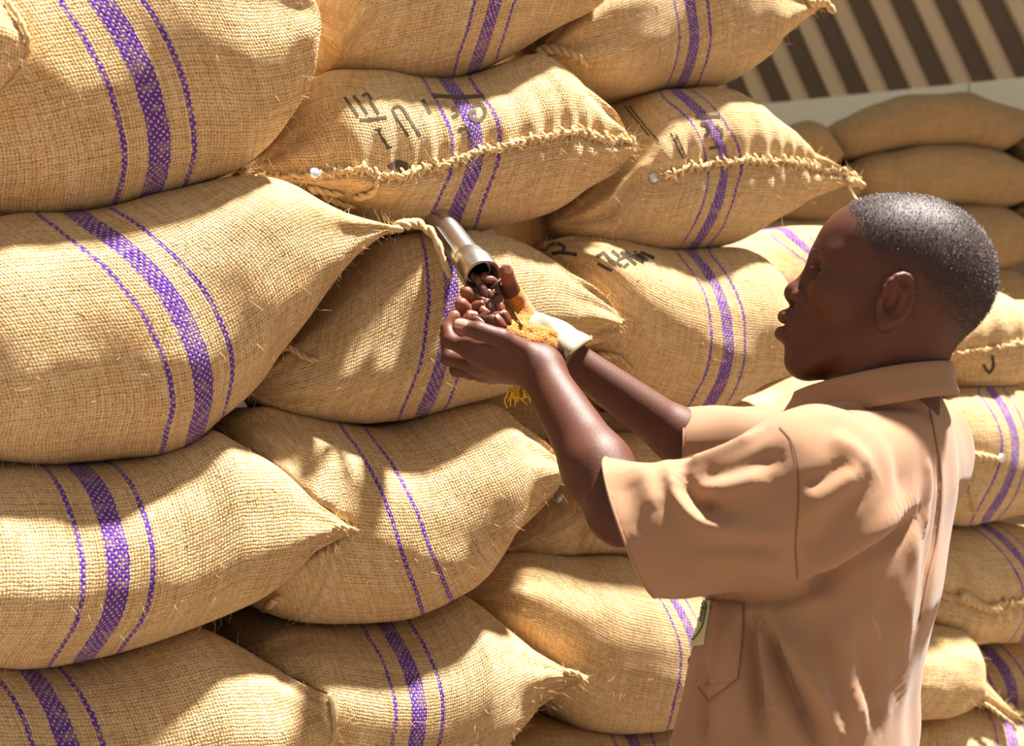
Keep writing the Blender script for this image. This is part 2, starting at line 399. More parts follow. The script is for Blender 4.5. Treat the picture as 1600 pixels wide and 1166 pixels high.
    if hairs:
        r2 = np.random.default_rng(sd + 9); geos = []
        for _ in range(hairs):
            i = r2.integers(2, nu - 2); j = int(nt // 2 + r2.normal() * nt * 0.16) % nt
            p, n_ = P[i, j], Nrm[i, j]; dv = unit(n_ * r2.uniform(0.15, 0.9) + r2.normal(size=3) * 0.7); L = r2.uniform(0.006, 0.022)
            bend = r2.normal(size=3) * 0.3 * L
            pts = [p + dv * L * t + bend * t * t for t in (0, 0.5, 1)]
            geos.append(tube_geo(pts, [0.00034, 0.00028, 0.00012], 3, False))
        V, Fh = merge(geos)
        mesh_obj('loose_fibres', np.array(V) - base, Fh, M['fibre'], root, kind='stuff')
    return sk

def rc(bvh, px, py):
    loc, nor, _, _ = bvh.ray_cast(CAM, ray(px, py)); return (np.array(loc), np.array(nor)) if loc else (None, None)
def ribbon_on(bvh, pts, width_px, lift=0.0008, n=8):
    """flat stroke laid on a surface along an outline seen on it"""
    c = crom(pts, n) if len(pts) > 2 else np.array([np.array(pts[0]) + (np.array(pts[1]) - np.array(pts[0])) * t for t in np.linspace(0, 1, n)])
    T = np.gradient(c, axis=0); T /= np.linalg.norm(T, axis=1)[:, None] + 1e-9; Nn = np.stack([-T[:, 1], T[:, 0]], -1)
    V = []; F = []
    for i in range(len(c)):
        row = []
        for sgn in (-1, 0, 1):
            p, nn = rc(bvh, *(c[i] + Nn[i] * sgn * width_px / 2))
            if p is None: row = None; break
            if np.dot(nn, p - np.array(CAM)) > 0: nn = -nn
            row.append(p + nn * lift)
        if row is None or np.ptp([q[1] for q in row]) > 0.02 or (V and np.linalg.norm(row[1] - V[-2]) > 0.05):
            if V: break
            continue
        V.extend(row); k = len(V)
        if k >= 6:
            F += [(k - 6, k - 5, k - 2, k - 3), (k - 5, k - 4, k - 1, k - 2)]
    return V, F
def stencil(key, strokes, width, mat='ink', name='stencil_print'):
    sk = SACKS[key]; g = [ribbon_on(sk['bvh'], p, width) for p in strokes]; V, F = merge([q for q in g if q[1]])
    if F: mesh_obj(name, np.array(V) - sk['base'], F, M[mat], sk['root'])
def seam_rope(key, s0, s1, r=0.0062, lift=0.004, fray=160, name='sewn_mouth_seam'):
    sk = SACKS[key]; j = sk['nt'] // 2; s = sk['s']; idx = np.where((s >= s0 * sk['S']) & (s <= s1 * sk['S']))[0]
    line = sk['P'][idx, j] + sk['N'][idx, j] * lift; r2 = np.random.default_rng(sk['sd'] + 3)
    w = Waves(sk['sd'] + 2, 0.02, 0.07)
    line = line + (sk['e2'] * 0.003)[None] * w(line)[:, None]
    V, F = rope_geo(line[::3], r * 0.75, 3, 0.034, 6, 0.0016, taper=False)
    g = [(V, F)]
    # whip stitches over the rolled mouth
    L = np.concatenate([[0], np.cumsum(np.linalg.norm(np.diff(line, axis=0), axis=1))])
    for l in np.arange(0.01, L[-1], 0.021):
        p = np.array([np.interp(l, L, line[:, k]) for k in range(3)]); i = idx[int(np.argmin(np.abs(L - l)))]; n_ = sk['N'][i, j]
        lean = sk['e1'] * r2.uniform(0.002, 0.010)
        g.append(tube_geo([p - sk['e2'] * 0.010 - n_ * 0.004, p - sk['e2'] * 0.004 + n_ * 0.005 + lean * 0.4, p + sk['e2'] * 0.004 + n_ * 0.005 + lean, p + sk['e2'] * 0.011 - n_ * 0.003 + lean * 1.3], 0.0026, 6))
    V, F = merge(g); mesh_obj(name, np.array(V) - sk['base'], F, M['twine'], sk['root'])
    geos = []
    for _ in range(fray):
        l = r2.uniform(0, L[-1]); p = np.array([np.interp(l, L, line[:, k]) for k in range(3)]); i = idx[int(np.argmin(np.abs(L - l)))]
        dv = unit(sk['N'][i, j] * r2.uniform(0.2, 1) + r2.normal(size=3) * 0.8); q = r2.uniform(0.008, 0.024); bd_ = r2.normal(size=3) * 0.4 * q
        geos.append(tube_geo([p, p + dv * q * 0.5 + bd_ * 0.25, p + dv * q + bd_], [0.0004, 0.0003, 0.0001], 3, False))
    V, F = merge(geos); mesh_obj('frayed_threads', np.array(V) - sk['base'], F, M['fibre'], sk['root'], kind='stuff')
def cord(key, px, r=0.005, lift=0.006, name='twisted_ear', D=None, pitch=0.03):
    sk = SACKS[key]; pts = []
    last = None
    for p in px:
        q, n_ = rc(sk['bvh'], p[0], p[1])
        if len(p) == 3: q = H(*p)
        elif q is not None: q = q + n_ * lift * (1 if np.dot(n_, q - np.array(CAM)) < 0 else -1); last = q[1]
        else: q = H(p[0], p[1], last if last else sk['PR'][1])
        pts.append(q)
    V, F = rope_geo(pts, r, 2, pitch, 6, 0.0003); mesh_obj(name, np.array(V) - sk['base'], F, M['twine'], sk['root'])
def metal_seal(key, px, py, r=0.0085, lift=0.004, rx=0.0):
    sk = SACKS[key]; p, n_ = rc(sk['bvh'], px, py)
    if p is None: return
    if np.dot(n_, p - np.array(CAM)) > 0: n_ = -n_
    n_ = unit(n_ + np.array([rx, -0.6, 0.1])); t = unit(np.cross(n_, [0, 0, 1])); b_ = np.cross(n_, t); V = []; F = []
    prof = [(0.0, 0.0045), (0.55, 0.0045), (0.62, 0.0036), (0.86, 0.0036), (1.0, 0.0026), (1.0, -0.001)]
    m = 20
    for rr, z in prof:
        for k in range(m):
            a_ = 2 * np.pi * k / m; V.append(p + n_ * (lift + z) + r * rr * (np.cos(a_) * t + np.sin(a_) * b_))
    for i in range(len(prof) - 1):
        for k in range(m): F.append((i * m + k, i * m + (k + 1) % m, (i + 1) * m + (k + 1) % m, (i + 1) * m + k))
    mesh_obj('metal_seal', np.array(V) - sk['base'], F, M['seal'], sk['root'])
# ---- front stack, upper row
make_sack('A1', (-260, 150), (498, 55), [(-130, -70), (150, -150), (380, -95), (480, -10)],
          [(-130, 290), (0, 334), (90, 339), (200, 322), (330, 287), (390, 257), (450, 192), (486, 125)], F=0.17, dd=-0.02,
          stripe=[(120, -60), (160, 5), (212, 85), (243, 180), (250, 250), (234, 306)], us=1.0, label='largest sack, top left, round right end, curving purple stripe')
make_sack('A0', (-420, 60), (46, 78), [(-250, -40), (-60, -30), (20, 20)], [(-250, 160), (-60, 165), (15, 120)], F=0.10, dd=-0.19, B=0.2, stripe=False,
          label='pale sack corner at the upper left edge, over the largest sack')
make_sack('A2', (492, 20), (968, -30), [(520, -110), (700, -170), (880, -120)],
          [(494, 95), (560, 117), (660, 127), (720, 118), (800, 86), (870, 48), (940, 8)], F=0.14,
          stripe=[(790, -60), (775, 0), (760, 50), (742, 104)], us=1.2, label='sack cut by the top edge between the two other top sacks')
make_sack('A3', (832, 92), (1290, 6), [(880, 20), (950, -50), (1080, -120), (1200, -70), (1265, -15)],
          [(880, 118), (950, 149), (1040, 140), (1130, 131), (1200, 92), (1250, 45)], F=0.13, dd=0.02, crease=0.009,
          stripe=[(1065, -60), (1076, 0), (1085, 50), (1080, 90), (1066, 128)], us=1.5, label='top right sack of the front stack with frayed tip over ribbed wall')
# ---- second row
make_sack('B1', (372, 274), (992, 238), [(392, 255), (450, 192), (488, 122), (560, 112), (640, 122), (720, 116), (800, 92), (845, 84), (900, 116), (958, 172)],
          [(430, 300), (520, 330), (620, 360), (720, 362), (800, 346), (880, 322), (955, 275)], F=0.14, dd=0.0, crease=0.010,
          seam=[(372, 274), (430, 280), (485, 292), (540, 300), (590, 285), (650, 268), (700, 255), (760, 236), (860, 215), (930, 222), (990, 238)],
          stripe=[(695, 122), (728, 170), (745, 215), (742, 260), (720, 310), (704, 352)], label='sack with stencilled black characters and frayed seam, above the steel tube')
make_sack('B2', (866, 350), (1344, 280), [(905, 310), (945, 268), (965, 220), (985, 172), (1008, 146), (1045, 138), (1130, 146), (1200, 180), (1290, 236)],
          [(900, 372), (960, 387), (1060, 393), (1150, 376), (1240, 331), (1310, 298)], F=0.13, dd=0.02, crease=0.008,
          seam=[(970, 255), (985, 256), (1020, 274), (1060, 268), (1120, 255), (1200, 255), (1290, 264), (1340, 276)],
          stripe=[(1050, 138), (1096, 178), (1125, 225), (1134, 255), (1126, 300), (1110, 345), (1082, 388)], us=1.45, label='sack with thick sewn seam, its knotted tip just above the man\'s forehead')
# ---- third row
make_sack('C1', (-230, 560), (628, 356), [(-150, 400), (0, 336), (200, 318), (330, 283), (400, 279), (455, 288), (520, 316), (575, 338)],
          [(-150, 690), (0, 722), (100, 727), (200, 716), (270, 700), (330, 662), (380, 618), (420, 562), (480, 500), (540, 432), (595, 375)], F=0.17, dd=-0.03,
          stripe=[(118, 335), (160, 363), (212, 402), (270, 470), (305, 540), (320, 610), (309, 668)], us=1.05, label='left sack whose twisted corner ends in a hanging cord by the tube')
make_sack('C2', (384, 614), (972, 502), [(420, 562), (480, 500), (540, 432), (600, 374), (690, 355), (780, 362), (860, 400), (935, 455)],
          [(430, 645), (520, 661), (600, 663), (700, 642), (790, 612), (860, 575), (920, 545), (960, 526)], F=0.15, dd=0.0, crease=0.010,
          stripe=[(690, 355), (700, 400), (706, 460), (698, 530), (683, 590), (660, 645)], us=1.25, label='sack directly behind the cupped hands')
make_sack('C3', (846, 380), (1285, 560), [(900, 372), (960, 382), (1060, 389), (1150, 392), (1220, 428), (1265, 480)],
          [(872, 450), (900, 530), (930, 585), (980, 622), (1060, 650), (1120, 641), (1180, 616), (1245, 585)], F=0.15, dd=0.03, pw=0.45, crease=0.010,
          stripe=[(1075, 388), (1108, 430), (1130, 475), (1139, 540), (1128, 595), (1102, 642)], us=1.35, label='sack lettered along its shaded top, in front of the man\'s face')
make_sack('C4', (1110, 440), (1560, 470), [(1140, 395), (1180, 372), (1225, 353), (1290, 362), (1400, 380), (1500, 420)],
          [(1180, 520), (1260, 560), (1350, 590), (1450, 570), (1520, 520)], F=0.12, dd=0.16, B=0.4,
          stripe=[(1215, 350), (1255, 385), (1300, 430), (1320, 480), (1310, 540)], us=1.5, label='brightly sunlit sack directly behind the man\'s nose and brow')
# ---- fourth row
make_sack('D1', (-200, 900), (556, 829), [(-120, 760), (0, 722), (100, 724), (200, 712), (270, 692), (318, 672), (360, 688), (430, 724), (500, 784)],
          [(-120, 1010), (0, 1032), (80, 1031), (180, 1016), (260, 992), (340, 961), (430, 916), (500, 866)], F=0.16, dd=-0.03,
          stripe=[(118, 725), (148, 760), (168, 805), (186, 880), (176, 960), (132, 1028)], us=1.1, label='left sack with bold purple stripe and sharp tip in the middle')
make_sack('D2', (350, 700), (884, 740), [(352, 665), (400, 642), (450, 650), (520, 662), (600, 664), (700, 642), (770, 636), (820, 662), (866, 706)],
          [(380, 900), (420, 955), (490, 971), (600, 966), (680, 941), (740, 911), (800, 851), (858, 782)], F=0.15, dd=0.0, pw=0.5, crease=0.009,
          stripe=[(548, 665), (590, 720), (625, 790), (650, 860), (678, 935)], us=1.05, mat='burlap_lines', label='sack with two slanting stripe lines below the cupped hands')
make_sack('D3', (795, 862), (1180, 790), [(838, 812), (880, 745), (870, 706), (960, 680), (1080, 690), (1150, 740)],
          [(860, 868), (950, 868), (1050, 868), (1130, 840)], F=0.12, dd=0.06, stripe=[(1060, 690), (1080, 760), (1060, 860)], label='sack with a round metal seal under the man\'s elbow')
make_sack('D4', (1040, 690), (1420, 640), [(1062, 655), (1110, 640), (1180, 615), (1250, 578), (1330, 560)],
          [(1100, 760), (1200, 790), (1330, 740)], F=0.10, dd=0.10, B=0.4, stripe=[(1330, 560), (1340, 640), (1330, 740)], label='shaded sack below the man\'s chin, above his far sleeve')
make_sack('D5', (700, 660), (1150, 650), [(780, 590), (900, 560), (1040, 590)], [(780, 730), (900, 760), (1040, 730)], F=0.10, dd=0.26, B=0.3, stripe=False, earR=0.2,
          label='sack deep in the dark gap under the cupped hands')
# ---- fifth row
make_sack('E1', (-200, 1180), (522, 1092), [(-120, 1075), (0, 1036), (80, 1034), (180, 1018), (260, 996), (305, 985), (350, 1000), (400, 1029), (470, 1070)],
          [(-120, 1290), (0, 1330), (200, 1330), (400, 1290), (500, 1200), (520, 1140)], F=0.15, dd=-0.03,
          stripe=[(35, 1035), (75, 1090), (105, 1160), (125, 1240), (110, 1320)], label='bottom left sack with square folded right end')
make_sack('E2', (385, 1090), (916, 1060), [(398, 1010), (440, 978), (490, 970), (600, 965), (680, 941), (714, 930), (800, 989), (870, 1034)],
          [(440, 1230), (560, 1280), (680, 1250), (780, 1168), (830, 1132), (880, 1088)], F=0.15, dd=0.0, crease=0.010,
          stripe=[(595, 966), (628, 1020), (648, 1070), (656, 1120), (648, 1170), (625, 1250)], us=1.3, label='bottom middle sack with purple stripe and gathered pointed tip')
make_sack('E3', (726, 930), (1165, 1000), [(758, 892), (800, 866), (870, 868), (950, 866), (1010, 880), (1090, 915), (1140, 950)],
          [(762, 975), (805, 1030), (840, 1080), (880, 1124), (930, 1141), (1000, 1147), (1060, 1142), (1130, 1090)], F=0.15, dd=0.05, pw=0.45,
          stripe=[(1020, 880), (1048, 930), (1078, 985), (1088, 1050), (1070, 1135)], us=1.4, label='sack in the gap left of the shirt badge')
make_sack('F2', (690, 1230), (1150, 1200), [(760, 1180), (830, 1140), (900, 1134), (1000, 1144), (1090, 1150)],
          [(800, 1340), (950, 1370), (1080, 1320)], F=0.12, dd=0.04, stripe=[(980, 1140), (1000, 1200), (980, 1340)], label='lowest sack, only its top edge above the bottom frame edge')
# ---- stack to the right, behind the man
RIGHT = ((1400, 2.75), (1640, 2.95)); gR = 'jute sacks stacked behind the man'
make_sack('R1', (1440, 560), (1760, 540), [(1470, 490), (1520, 450), (1580, 478), (1660, 470)], [(1475, 606), (1530, 618), (1600, 590), (1690, 590)], pl=RIGHT, F=0.12,
          seam=[(1440, 548), (1480, 552), (1530, 548), (1600, 535), (1700, 530)], stripe=[(1690, 450), (1700, 520), (1690, 590)], crease=0.009, group=gR,
          us=1.3, label='sack with stitched seam beside the man\'s nape')
make_sack('R2', (1380, 720), (1760, 700), [(1420, 650), (1480, 612), (1540, 597), (1600, 612), (1680, 640)], [(1430, 790), (1490, 820), (1560, 808), (1640, 790)], pl=RIGHT, F=0.13, dd=-0.03,
          stripe=[(1535, 597), (1570, 640), (1588, 700), (1572, 760), (1540, 812)], crease=0.012, group=gR, us=1.25, label='sunlit sack with folded ear beside the man\'s right shoulder')
make_sack('R3', (1380, 920), (1780, 900), [(1420, 850), (1480, 822), (1540, 815), (1600, 822), (1700, 840)], [(1430, 985), (1500, 1008), (1580, 1000), (1680, 980)], pl=RIGHT, F=0.12, dd=-0.01,
          seam=[(1400, 925), (1470, 930), (1530, 945), (1600, 935), (1700, 910)], stripe=[(1530, 815), (1575, 850), (1612, 900), (1620, 950), (1600, 1000)], crease=0.012, group=gR, us=1.3, label='sack with frayed ear, second row below the man\'s shoulder on the right')
make_sack('R4', (1330, 1060), (1590, 1120), [(1390, 990), (1450, 968), (1500, 985), (1545, 1050)], [(1380, 1110), (1440, 1116), (1510, 1110), (1550, 1108)], pl=RIGHT, F=0.12, dd=-0.05,
          stripe=False, group=gR, label='short pointed sack beside the man\'s waist')
make_sack('R5', (1470, 1080), (1800, 1060), [(1500, 1025), (1540, 1005), (1600, 1003), (1700, 1010)], [(1520, 1120), (1600, 1125), (1700, 1110)], pl=RIGHT, F=0.11, dd=0.10,
          stripe=[(1530, 1003), (1565, 1040), (1582, 1080), (1580, 1125)], group=gR, label='shaded sack at the lower right edge behind the pointed sack')
make_sack('R6', (1360, 1170), (1760, 1180), [(1420, 1122), (1480, 1100), (1560, 1105), (1650, 1130)], [(1440, 1250), (1560, 1270), (1680, 1240)], pl=RIGHT, F=0.12, dd=-0.03,
          stripe=[(1560, 1105), (1578, 1140), (1585, 1190), (1570, 1260)], group=gR, label='sack in the bottom right corner')
# ---- blurred stack far behind
FAR = ((1200, 4.1), (1640, 4.3)); gF = 'brown sacks in the far stack'
def far(key, *a, **k):
    make_sack(key, *a, pl=FAR, mat='burlap_plain', group=gF, hairs=0, nu=64, nt=56, lump=0.012, B=0.5, **k)
far('G1', (1282, 216), (1640, 190), [(1330, 180), (1390, 154), (1450, 148), (1530, 155), (1590, 165)], [(1320, 245), (1400, 236), (1480, 232), (1560, 240)], F=0.16, label='topmost dome-shaped brown sack in the far stack under the cream beam')
far('G2', (1310, 280), (1650, 285), [(1345, 248), (1400, 234), (1480, 230), (1570, 240)], [(1360, 318), (1450, 326), (1540, 326), (1600, 316)], F=0.16, label='blurred far sack, second from the top, above the man\'s head')
far('G3', (1330, 375), (1640, 372), [(1380, 335), (1480, 322), (1580, 325)], [(1380, 410), (1480, 426), (1580, 420)], F=0.16, label='far sack level with the crown of the man\'s head')
far('G4', (1340, 470), (1640, 470), [(1400, 430), (1500, 422), (1590, 424)], [(1400, 510), (1500, 525), (1590, 515)], F=0.16, label='far sack at the right edge above the stitched sack')
far('G5', (1180, 215), (1318, 240), [(1220, 198), (1260, 190), (1300, 205)], [(1220, 262), (1270, 268), (1305, 258)], F=0.14, label='small far sack left of the dome-shaped one')
far('G6', (1150, 310), (1345, 300), [(1200, 272), (1270, 262), (1320, 270)], [(1200, 345), (1270, 352), (1320, 335)], F=0.14, label='dark far sack seen just under the knotted sack tip')
far('G7', (1100, 390), (1350, 380), [(1170, 352), (1260, 345), (1320, 350)], [(1170, 430), (1260, 438), (1320, 425)], F=0.14, label='far sack behind the man\'s forehead')
far('G8', (1590, 225), (1860, 215), [(1620, 180), (1700, 160), (1800, 170)], [(1620, 268), (1700, 280), (1800, 262)], F=0.15, dd=-0.03, label='far sack touching the right edge beside the dome-shaped one')
far('G9', (1590, 330), (1860, 330), [(1630, 290), (1720, 272), (1800, 285)], [(1630, 372), (1720, 385), (1800, 370)], F=0.15, dd=-0.03, label='far sack at the right edge, below the one touching the dome-shaped sack')
far('G10', (1540, 580), (1860, 590), [(1600, 540), (1700, 530), (1800, 545)], [(1600, 640), (1700, 655), (1800, 640)], F=0.15, dd=-0.1, label='far sack at the right edge behind the sunlit sack')

# ---- seams, cords, seals, stencil marks
seam_rope('B1', 0.03, 0.985, 0.0065, fray=420)
seam_rope('B2', 0.26, 0.975, 0.0062, fray=300)
seam_rope('R1', 0.03, 0.9, 0.008, fray=120)
seam_rope('R3', 0.06, 0.7, 0.008, fray=160)
cord('C1', [(606, 360), (628, 354), (652, 350, 1.875), (676, 366, 1.86), (690, 398, 1.855), (703, 434, 1.86)], 0.0085, pitch=0.055)
cord('B1', [(484, 288), (508, 296), (536, 300)], 0.007, name='frayed_roll')
cord('B1', [(505, 302), (532, 313), (556, 318)], 0.006, name='frayed_roll')
cord('B1', [(556, 306), (584, 296), (591, 280)], 0.006, name='frayed_roll')
cord('A3', [(1262, 8), (1285, 6), (1304, 20)], 0.010)
cord('B2', [(1322, 282), (1338, 282), (1350, 292)], 0.011, name='knotted_tip')
cord('B2', [(1326, 292), (1334, 305), (1344, 318, 2.50)], 0.0025, name='loose_cord')
cord('E2', [(880, 1050), (900, 1056), (918, 1064)], 0.005)
cord('D1', [(520, 824), (545, 828), (562, 830)], 0.004)
cord('C3', [(918, 556), (940, 552), (966, 556), (985, 574)], 0.007, name='rolled_ear')
cord('C2', [(436, 556), (455, 548), (478, 562), (500, 565)], 0.006, name='rolled_ear')
cord('A3', [(842, 84), (870, 78), (900, 86), (918, 100)], 0.009, name='rolled_ear')
cord('D2', [(408, 955), (425, 940), (438, 930)], 0.009, name='rolled_ear')
cord('A0', [(4, 2), (22, 30), (42, 58), (44, 82), (28, 116), (2, 142)], 0.0035, name='hem_thread')
cord('R2', [(1490, 718), (1520, 712), (1560, 718)], 0.011, name='rolled_ear')
cord('R2', [(1510, 735), (1515, 770), (1522, 800)], 0.004, name='loose_cord')
cord('R3', [(1500, 925), (1530, 945), (1560, 955)], 0.012, name='rolled_ear')
cord('R4', [(1535, 1095), (1580, 1130, 2.68), (1588, 1142, 2.68)], 0.005)
cord('E1', [(514, 1092), (519, 1110), (519, 1140), (516, 1164)], 0.004, name='edge_fold')
metal_seal('B1', 486, 280, rx=0.9, lift=0.014); metal_seal('B2', 1020, 279); metal_seal('D3', 874, 781); metal_seal('R2', 1562, 716)
stencil('B1', [[(538, 152), (560, 182)], [(552, 150), (574, 178)], [(566, 150), (574, 147), (580, 156)], [(578, 158), (592, 178)], [(562, 188), (604, 184)],
               [(590, 202), (596, 214), (606, 230)], [(585, 204), (596, 202)], [(612, 170), (624, 192), (638, 214)], [(614, 168), (624, 166), (632, 174), (644, 194), (657, 214)],
               [(604, 232), (612, 230)]], 4.2, 'ink_faded')
stencil('B1', [[(676, 150), (720, 152), (756, 150)], [(705, 172), (712, 170), (715, 178), (706, 184)], [(738, 166), (752, 164), (758, 176), (750, 188), (738, 186), (734, 176), (744, 174)],
               [(716, 202), (736, 202)], [(660, 156), (672, 178)]], 6.0, 'ink_faded')
stencil('B1', [[(608, 264), (618, 256), (632, 258), (638, 266)], [(612, 270), (624, 264), (638, 268)]], 11, 'ink_faded')
stencil('B2', [[(976, 166), (996, 190), (1014, 212)], [(984, 166), (1004, 192), (1030, 222)], [(1048, 208), (1060, 234), (1068, 248)], [(1056, 210), (1072, 246)]], 2.4, 'ink_faded')
stencil('B2', [[(1094, 194), (1104, 196), (1108, 206), (1100, 214)], [(1118, 196), (1126, 204), (1128, 214)], [(1086, 184), (1126, 182)], [(1108, 232), (1122, 230)]], 5.0, 'ink_faded')
stencil('C3', [[(852, 392), (862, 382), (880, 384), (878, 394), (862, 396)], [(872, 394), (902, 398)], [(850, 392), (848, 388)]], 5.5)
stencil('C3', [[(934, 412), (956, 424)], [(932, 402), (944, 394)], [(942, 394), (956, 408), (972, 416)], [(956, 392), (968, 402)], [(974, 418), (982, 412)], [(964, 408), (976, 402)],
               [(970, 394), (994, 414)], [(976, 394), (1006, 410)], [(990, 394), (1012, 408)], [(1000, 394), (1022, 404)]], 5.0)
stencil('R1', [[(1536, 570), (1545, 582), (1552, 572), (1550, 556)]], 5)
# ------------------------------------------------------------------ sculpting tools: smooth unions of simple solids, meshed as one skin
def smin(a, b, k):
    h = np.clip(0.5 + 0.5 * (b - a) / k, 0, 1); return b * (1 - h) + a * h - k * h * (1 - h)
def s_cone(a, b, ra, rb):
    a = np.array(a, float); b = np.array(b, float); ab = b - a; L2 = np.dot(ab, ab) + 1e-12
    def f(P):
        t = np.clip((P - a) @ ab / L2, 0, 1); return np.linalg.norm(P - a - t[:, None] * ab, axis=1) - (ra + (rb - ra) * t)
    f.lo = np.minimum(a - ra, b - rb); f.hi = np.maximum(a + ra, b + rb); return f
def s_ell(c, r, R=None):
    c = np.array(c, float); r = np.array(r, float)
    def f(P):
        q = P - c
        if R is not None: q = q @ R
        k0 = np.linalg.norm(q / r, axis=1); k1 = np.linalg.norm(q / (r * r), axis=1) + 1e-9; return k0 * (k0 - 1) / k1
    m = r.max(); f.lo = c - m; f.hi = c + m; return f
class Group:
    """ops: list of (kind, solid, blend); kind '+', '-'"""
    def __init__(s, ops, M3=None, org=None, margin=0.05):
        s.ops = ops; s.M3 = M3; s.org = org
        lo = np.min([o[1].lo for o in ops if o[0] == '+'], axis=0); hi = np.max([o[1].hi for o in ops if o[0] == '+'], axis=0)
        if M3 is not None:
            c = np.array([[x, y, z] for x in (lo[0], hi[0]) for y in (lo[1], hi[1]) for z in (lo[2], hi[2])]) @ M3.T + org; lo, hi = c.min(0), c.max(0)
        s.lo, s.hi, s.mg = lo, hi, margin
    def __call__(s, P):
        dd = np.linalg.norm(np.maximum(np.maximum(s.lo - P, P - s.hi), 0), axis=1)
        out = dd + s.mg * 0.5; m = dd < s.mg
        if m.any():
            Q = P[m]
            if s.M3 is not None: Q = (Q - s.org) @ s.M3
            d = np.full(len(Q), 1.0)
            for kind, f, k in s.ops:
                v = f(Q)
                if kind == '+': d = v if np.all(d == 1.0) else smin(d, v, k)
                else: d = -smin(-d, v, k)
            out[m] = d
        return out
def union(groups, ks):
    def f(P):
        d = groups[0](P)
        for g, k in zip(groups[1:], ks): d = smin(d, g(P), k)
        return d
    f.lo = np.min([g.lo for g in groups], axis=0); f.hi = np.max([g.hi for g in groups], axis=0); return f
def skin_mesh(f, h, lo=None, hi=None, blk=8, margin=2.2):
    lo = (f.lo if lo is None else np.array(lo)) - 3 * h; hi = (f.hi if hi is None else np.array(hi)) + 3 * h
    B = h * blk; nb = np.ceil((hi - lo) / B).astype(int)
    I = np.stack(np.meshgrid(*[np.arange(n) for n in nb], indexing='ij'), -1).reshape(-1, 3)
    ctr = lo + (I + 0.5) * B; dc = np.concatenate([f(ctr[i:i + 200000]) for i in range(0, len(ctr), 200000)])
    I = I[np.abs(dc) < B * 0.87 * margin]
    loc = np.stack(np.meshgrid(*[np.arange(blk + 1)] * 3, indexing='ij'), -1).reshape(-1, 3)
    N = nb * blk + 2; keyf = lambda G: (G[:, 0].astype(np.int64) * N[1] + G[:, 1]) * N[2] + G[:, 2]
    cv, ck, ek = [], [], []
    cor = np.array([[i, j, k] for i in (0, 1) for j in (0, 1) for k in (0, 1)])
    edges = [(0, 1), (2, 3), (4, 5), (6, 7), (0, 2), (1, 3), (4, 6), (5, 7), (0, 4), (1, 5), (2, 6), (3, 7)]
    for c in range(0, len(I), 400):
        Ib = I[c:c + 400]; G = Ib[:, None, :] * blk + loc[None]; d = f((lo + G.reshape(-1, 3) * h)).reshape(len(Ib), blk + 1, blk + 1, blk + 1)
        D8 = np.stack([d[:, i:i + blk, j:j + blk, k:k + blk] for i, j, k in cor], -1).reshape(-1, 8)
        base = (Ib[:, None, :] * blk + np.stack(np.meshgrid(*[np.arange(blk)] * 3, indexing='ij'), -1).reshape(1, -1, 3)).reshape(-1, 3)
        sg = D8 < 0; act = sg.any(1) & ~sg.all(1); D8, base, sg = D8[act], base[act], sg[act]
        acc = np.zeros((len(base), 3)); cnt = np.zeros(len(base))
        for a, b in edges:
            m = sg[:, a] != sg[:, b]; t = D8[m, a] / (D8[m, a] - D8[m, b])
            acc[m] += cor[a] + t[:, None] * (cor[b] - cor[a]); cnt[m] += 1
        cv.append(lo + (base + acc / cnt[:, None]) * h); ck.append(base)
        for ax, bidx in ((0, 4), (1, 2), (2, 1)):
            m = sg[:, 0] != sg[:, bidx]; ek.append(np.column_stack([base[m], np.full(m.sum(), ax), sg[m, 0]]))
    V = np.concatenate(cv); Cc = np.concatenate(ck); key = keyf(Cc); o = np.argsort(key); key = key[o]; V = V[o]
    E = np.concatenate(ek); Fs = []
    for ax in range(3):
        e = E[E[:, 3] == ax]; u = np.zeros(3, int); v = np.zeros(3, int); u[(ax + 1) % 3] = 1; v[(ax + 2) % 3] = 1
        q = []; ok = np.ones(len(e), bool)
        for off in (-u - v, -v, 0 * u, -u):
            k = keyf(e[:, :3] + off); i = np.searchsorted(key, k); i = np.clip(i, 0, len(key) - 1); ok &= key[i] == k; q.append(i)
        q = np.stack(q, -1); q[e[:, 4] == 0] = q[e[:, 4] == 0][:, ::-1]; Fs.append(q[ok])
    return V, np.concatenate(Fs)

# ------------------------------------------------------------------ the man
PERSON = empty('person', (0.52, 1.60, 0)); tag(PERSON, 'man in a tan short-sleeved shirt holding beans below the steel tube', 'person')
PB = np.array(PERSON.location)
def skin_material():
    b = NB('dark_skin'); ob = b.obj(); at = b.n('ShaderNodeAttribute', attribute_name='tint')
    var = b.noise(ob, 26, 3); c = b.mix(b.math('MULTIPLY', var, 0.5), at.outputs['Color'], (0.095, 0.024, 0.012), 'MIX')
    h = b.math('ADD', b.noise(ob, 900, 2), b.math('MULTIPLY', b.noise(ob, 220, 3), 0.6))
    b.set(Base_Color=c, Roughness=b.math('ADD', 0.44, b.math('MULTIPLY', var, 0.16)), Normal=b.bump(h, 0.28, 0.0014))
    b.bsdf.inputs['Subsurface Weight'].default_value = 0.12; b.bsdf.inputs['Subsurface Scale'].default_value = 0.006
    b.bsdf.inputs['Subsurface Radius'].default_value = (1.0, 0.35, 0.2); b.bsdf.inputs['Specular IOR Level'].default_value = 0.36
    return b.m
M['skin'] = skin_material()
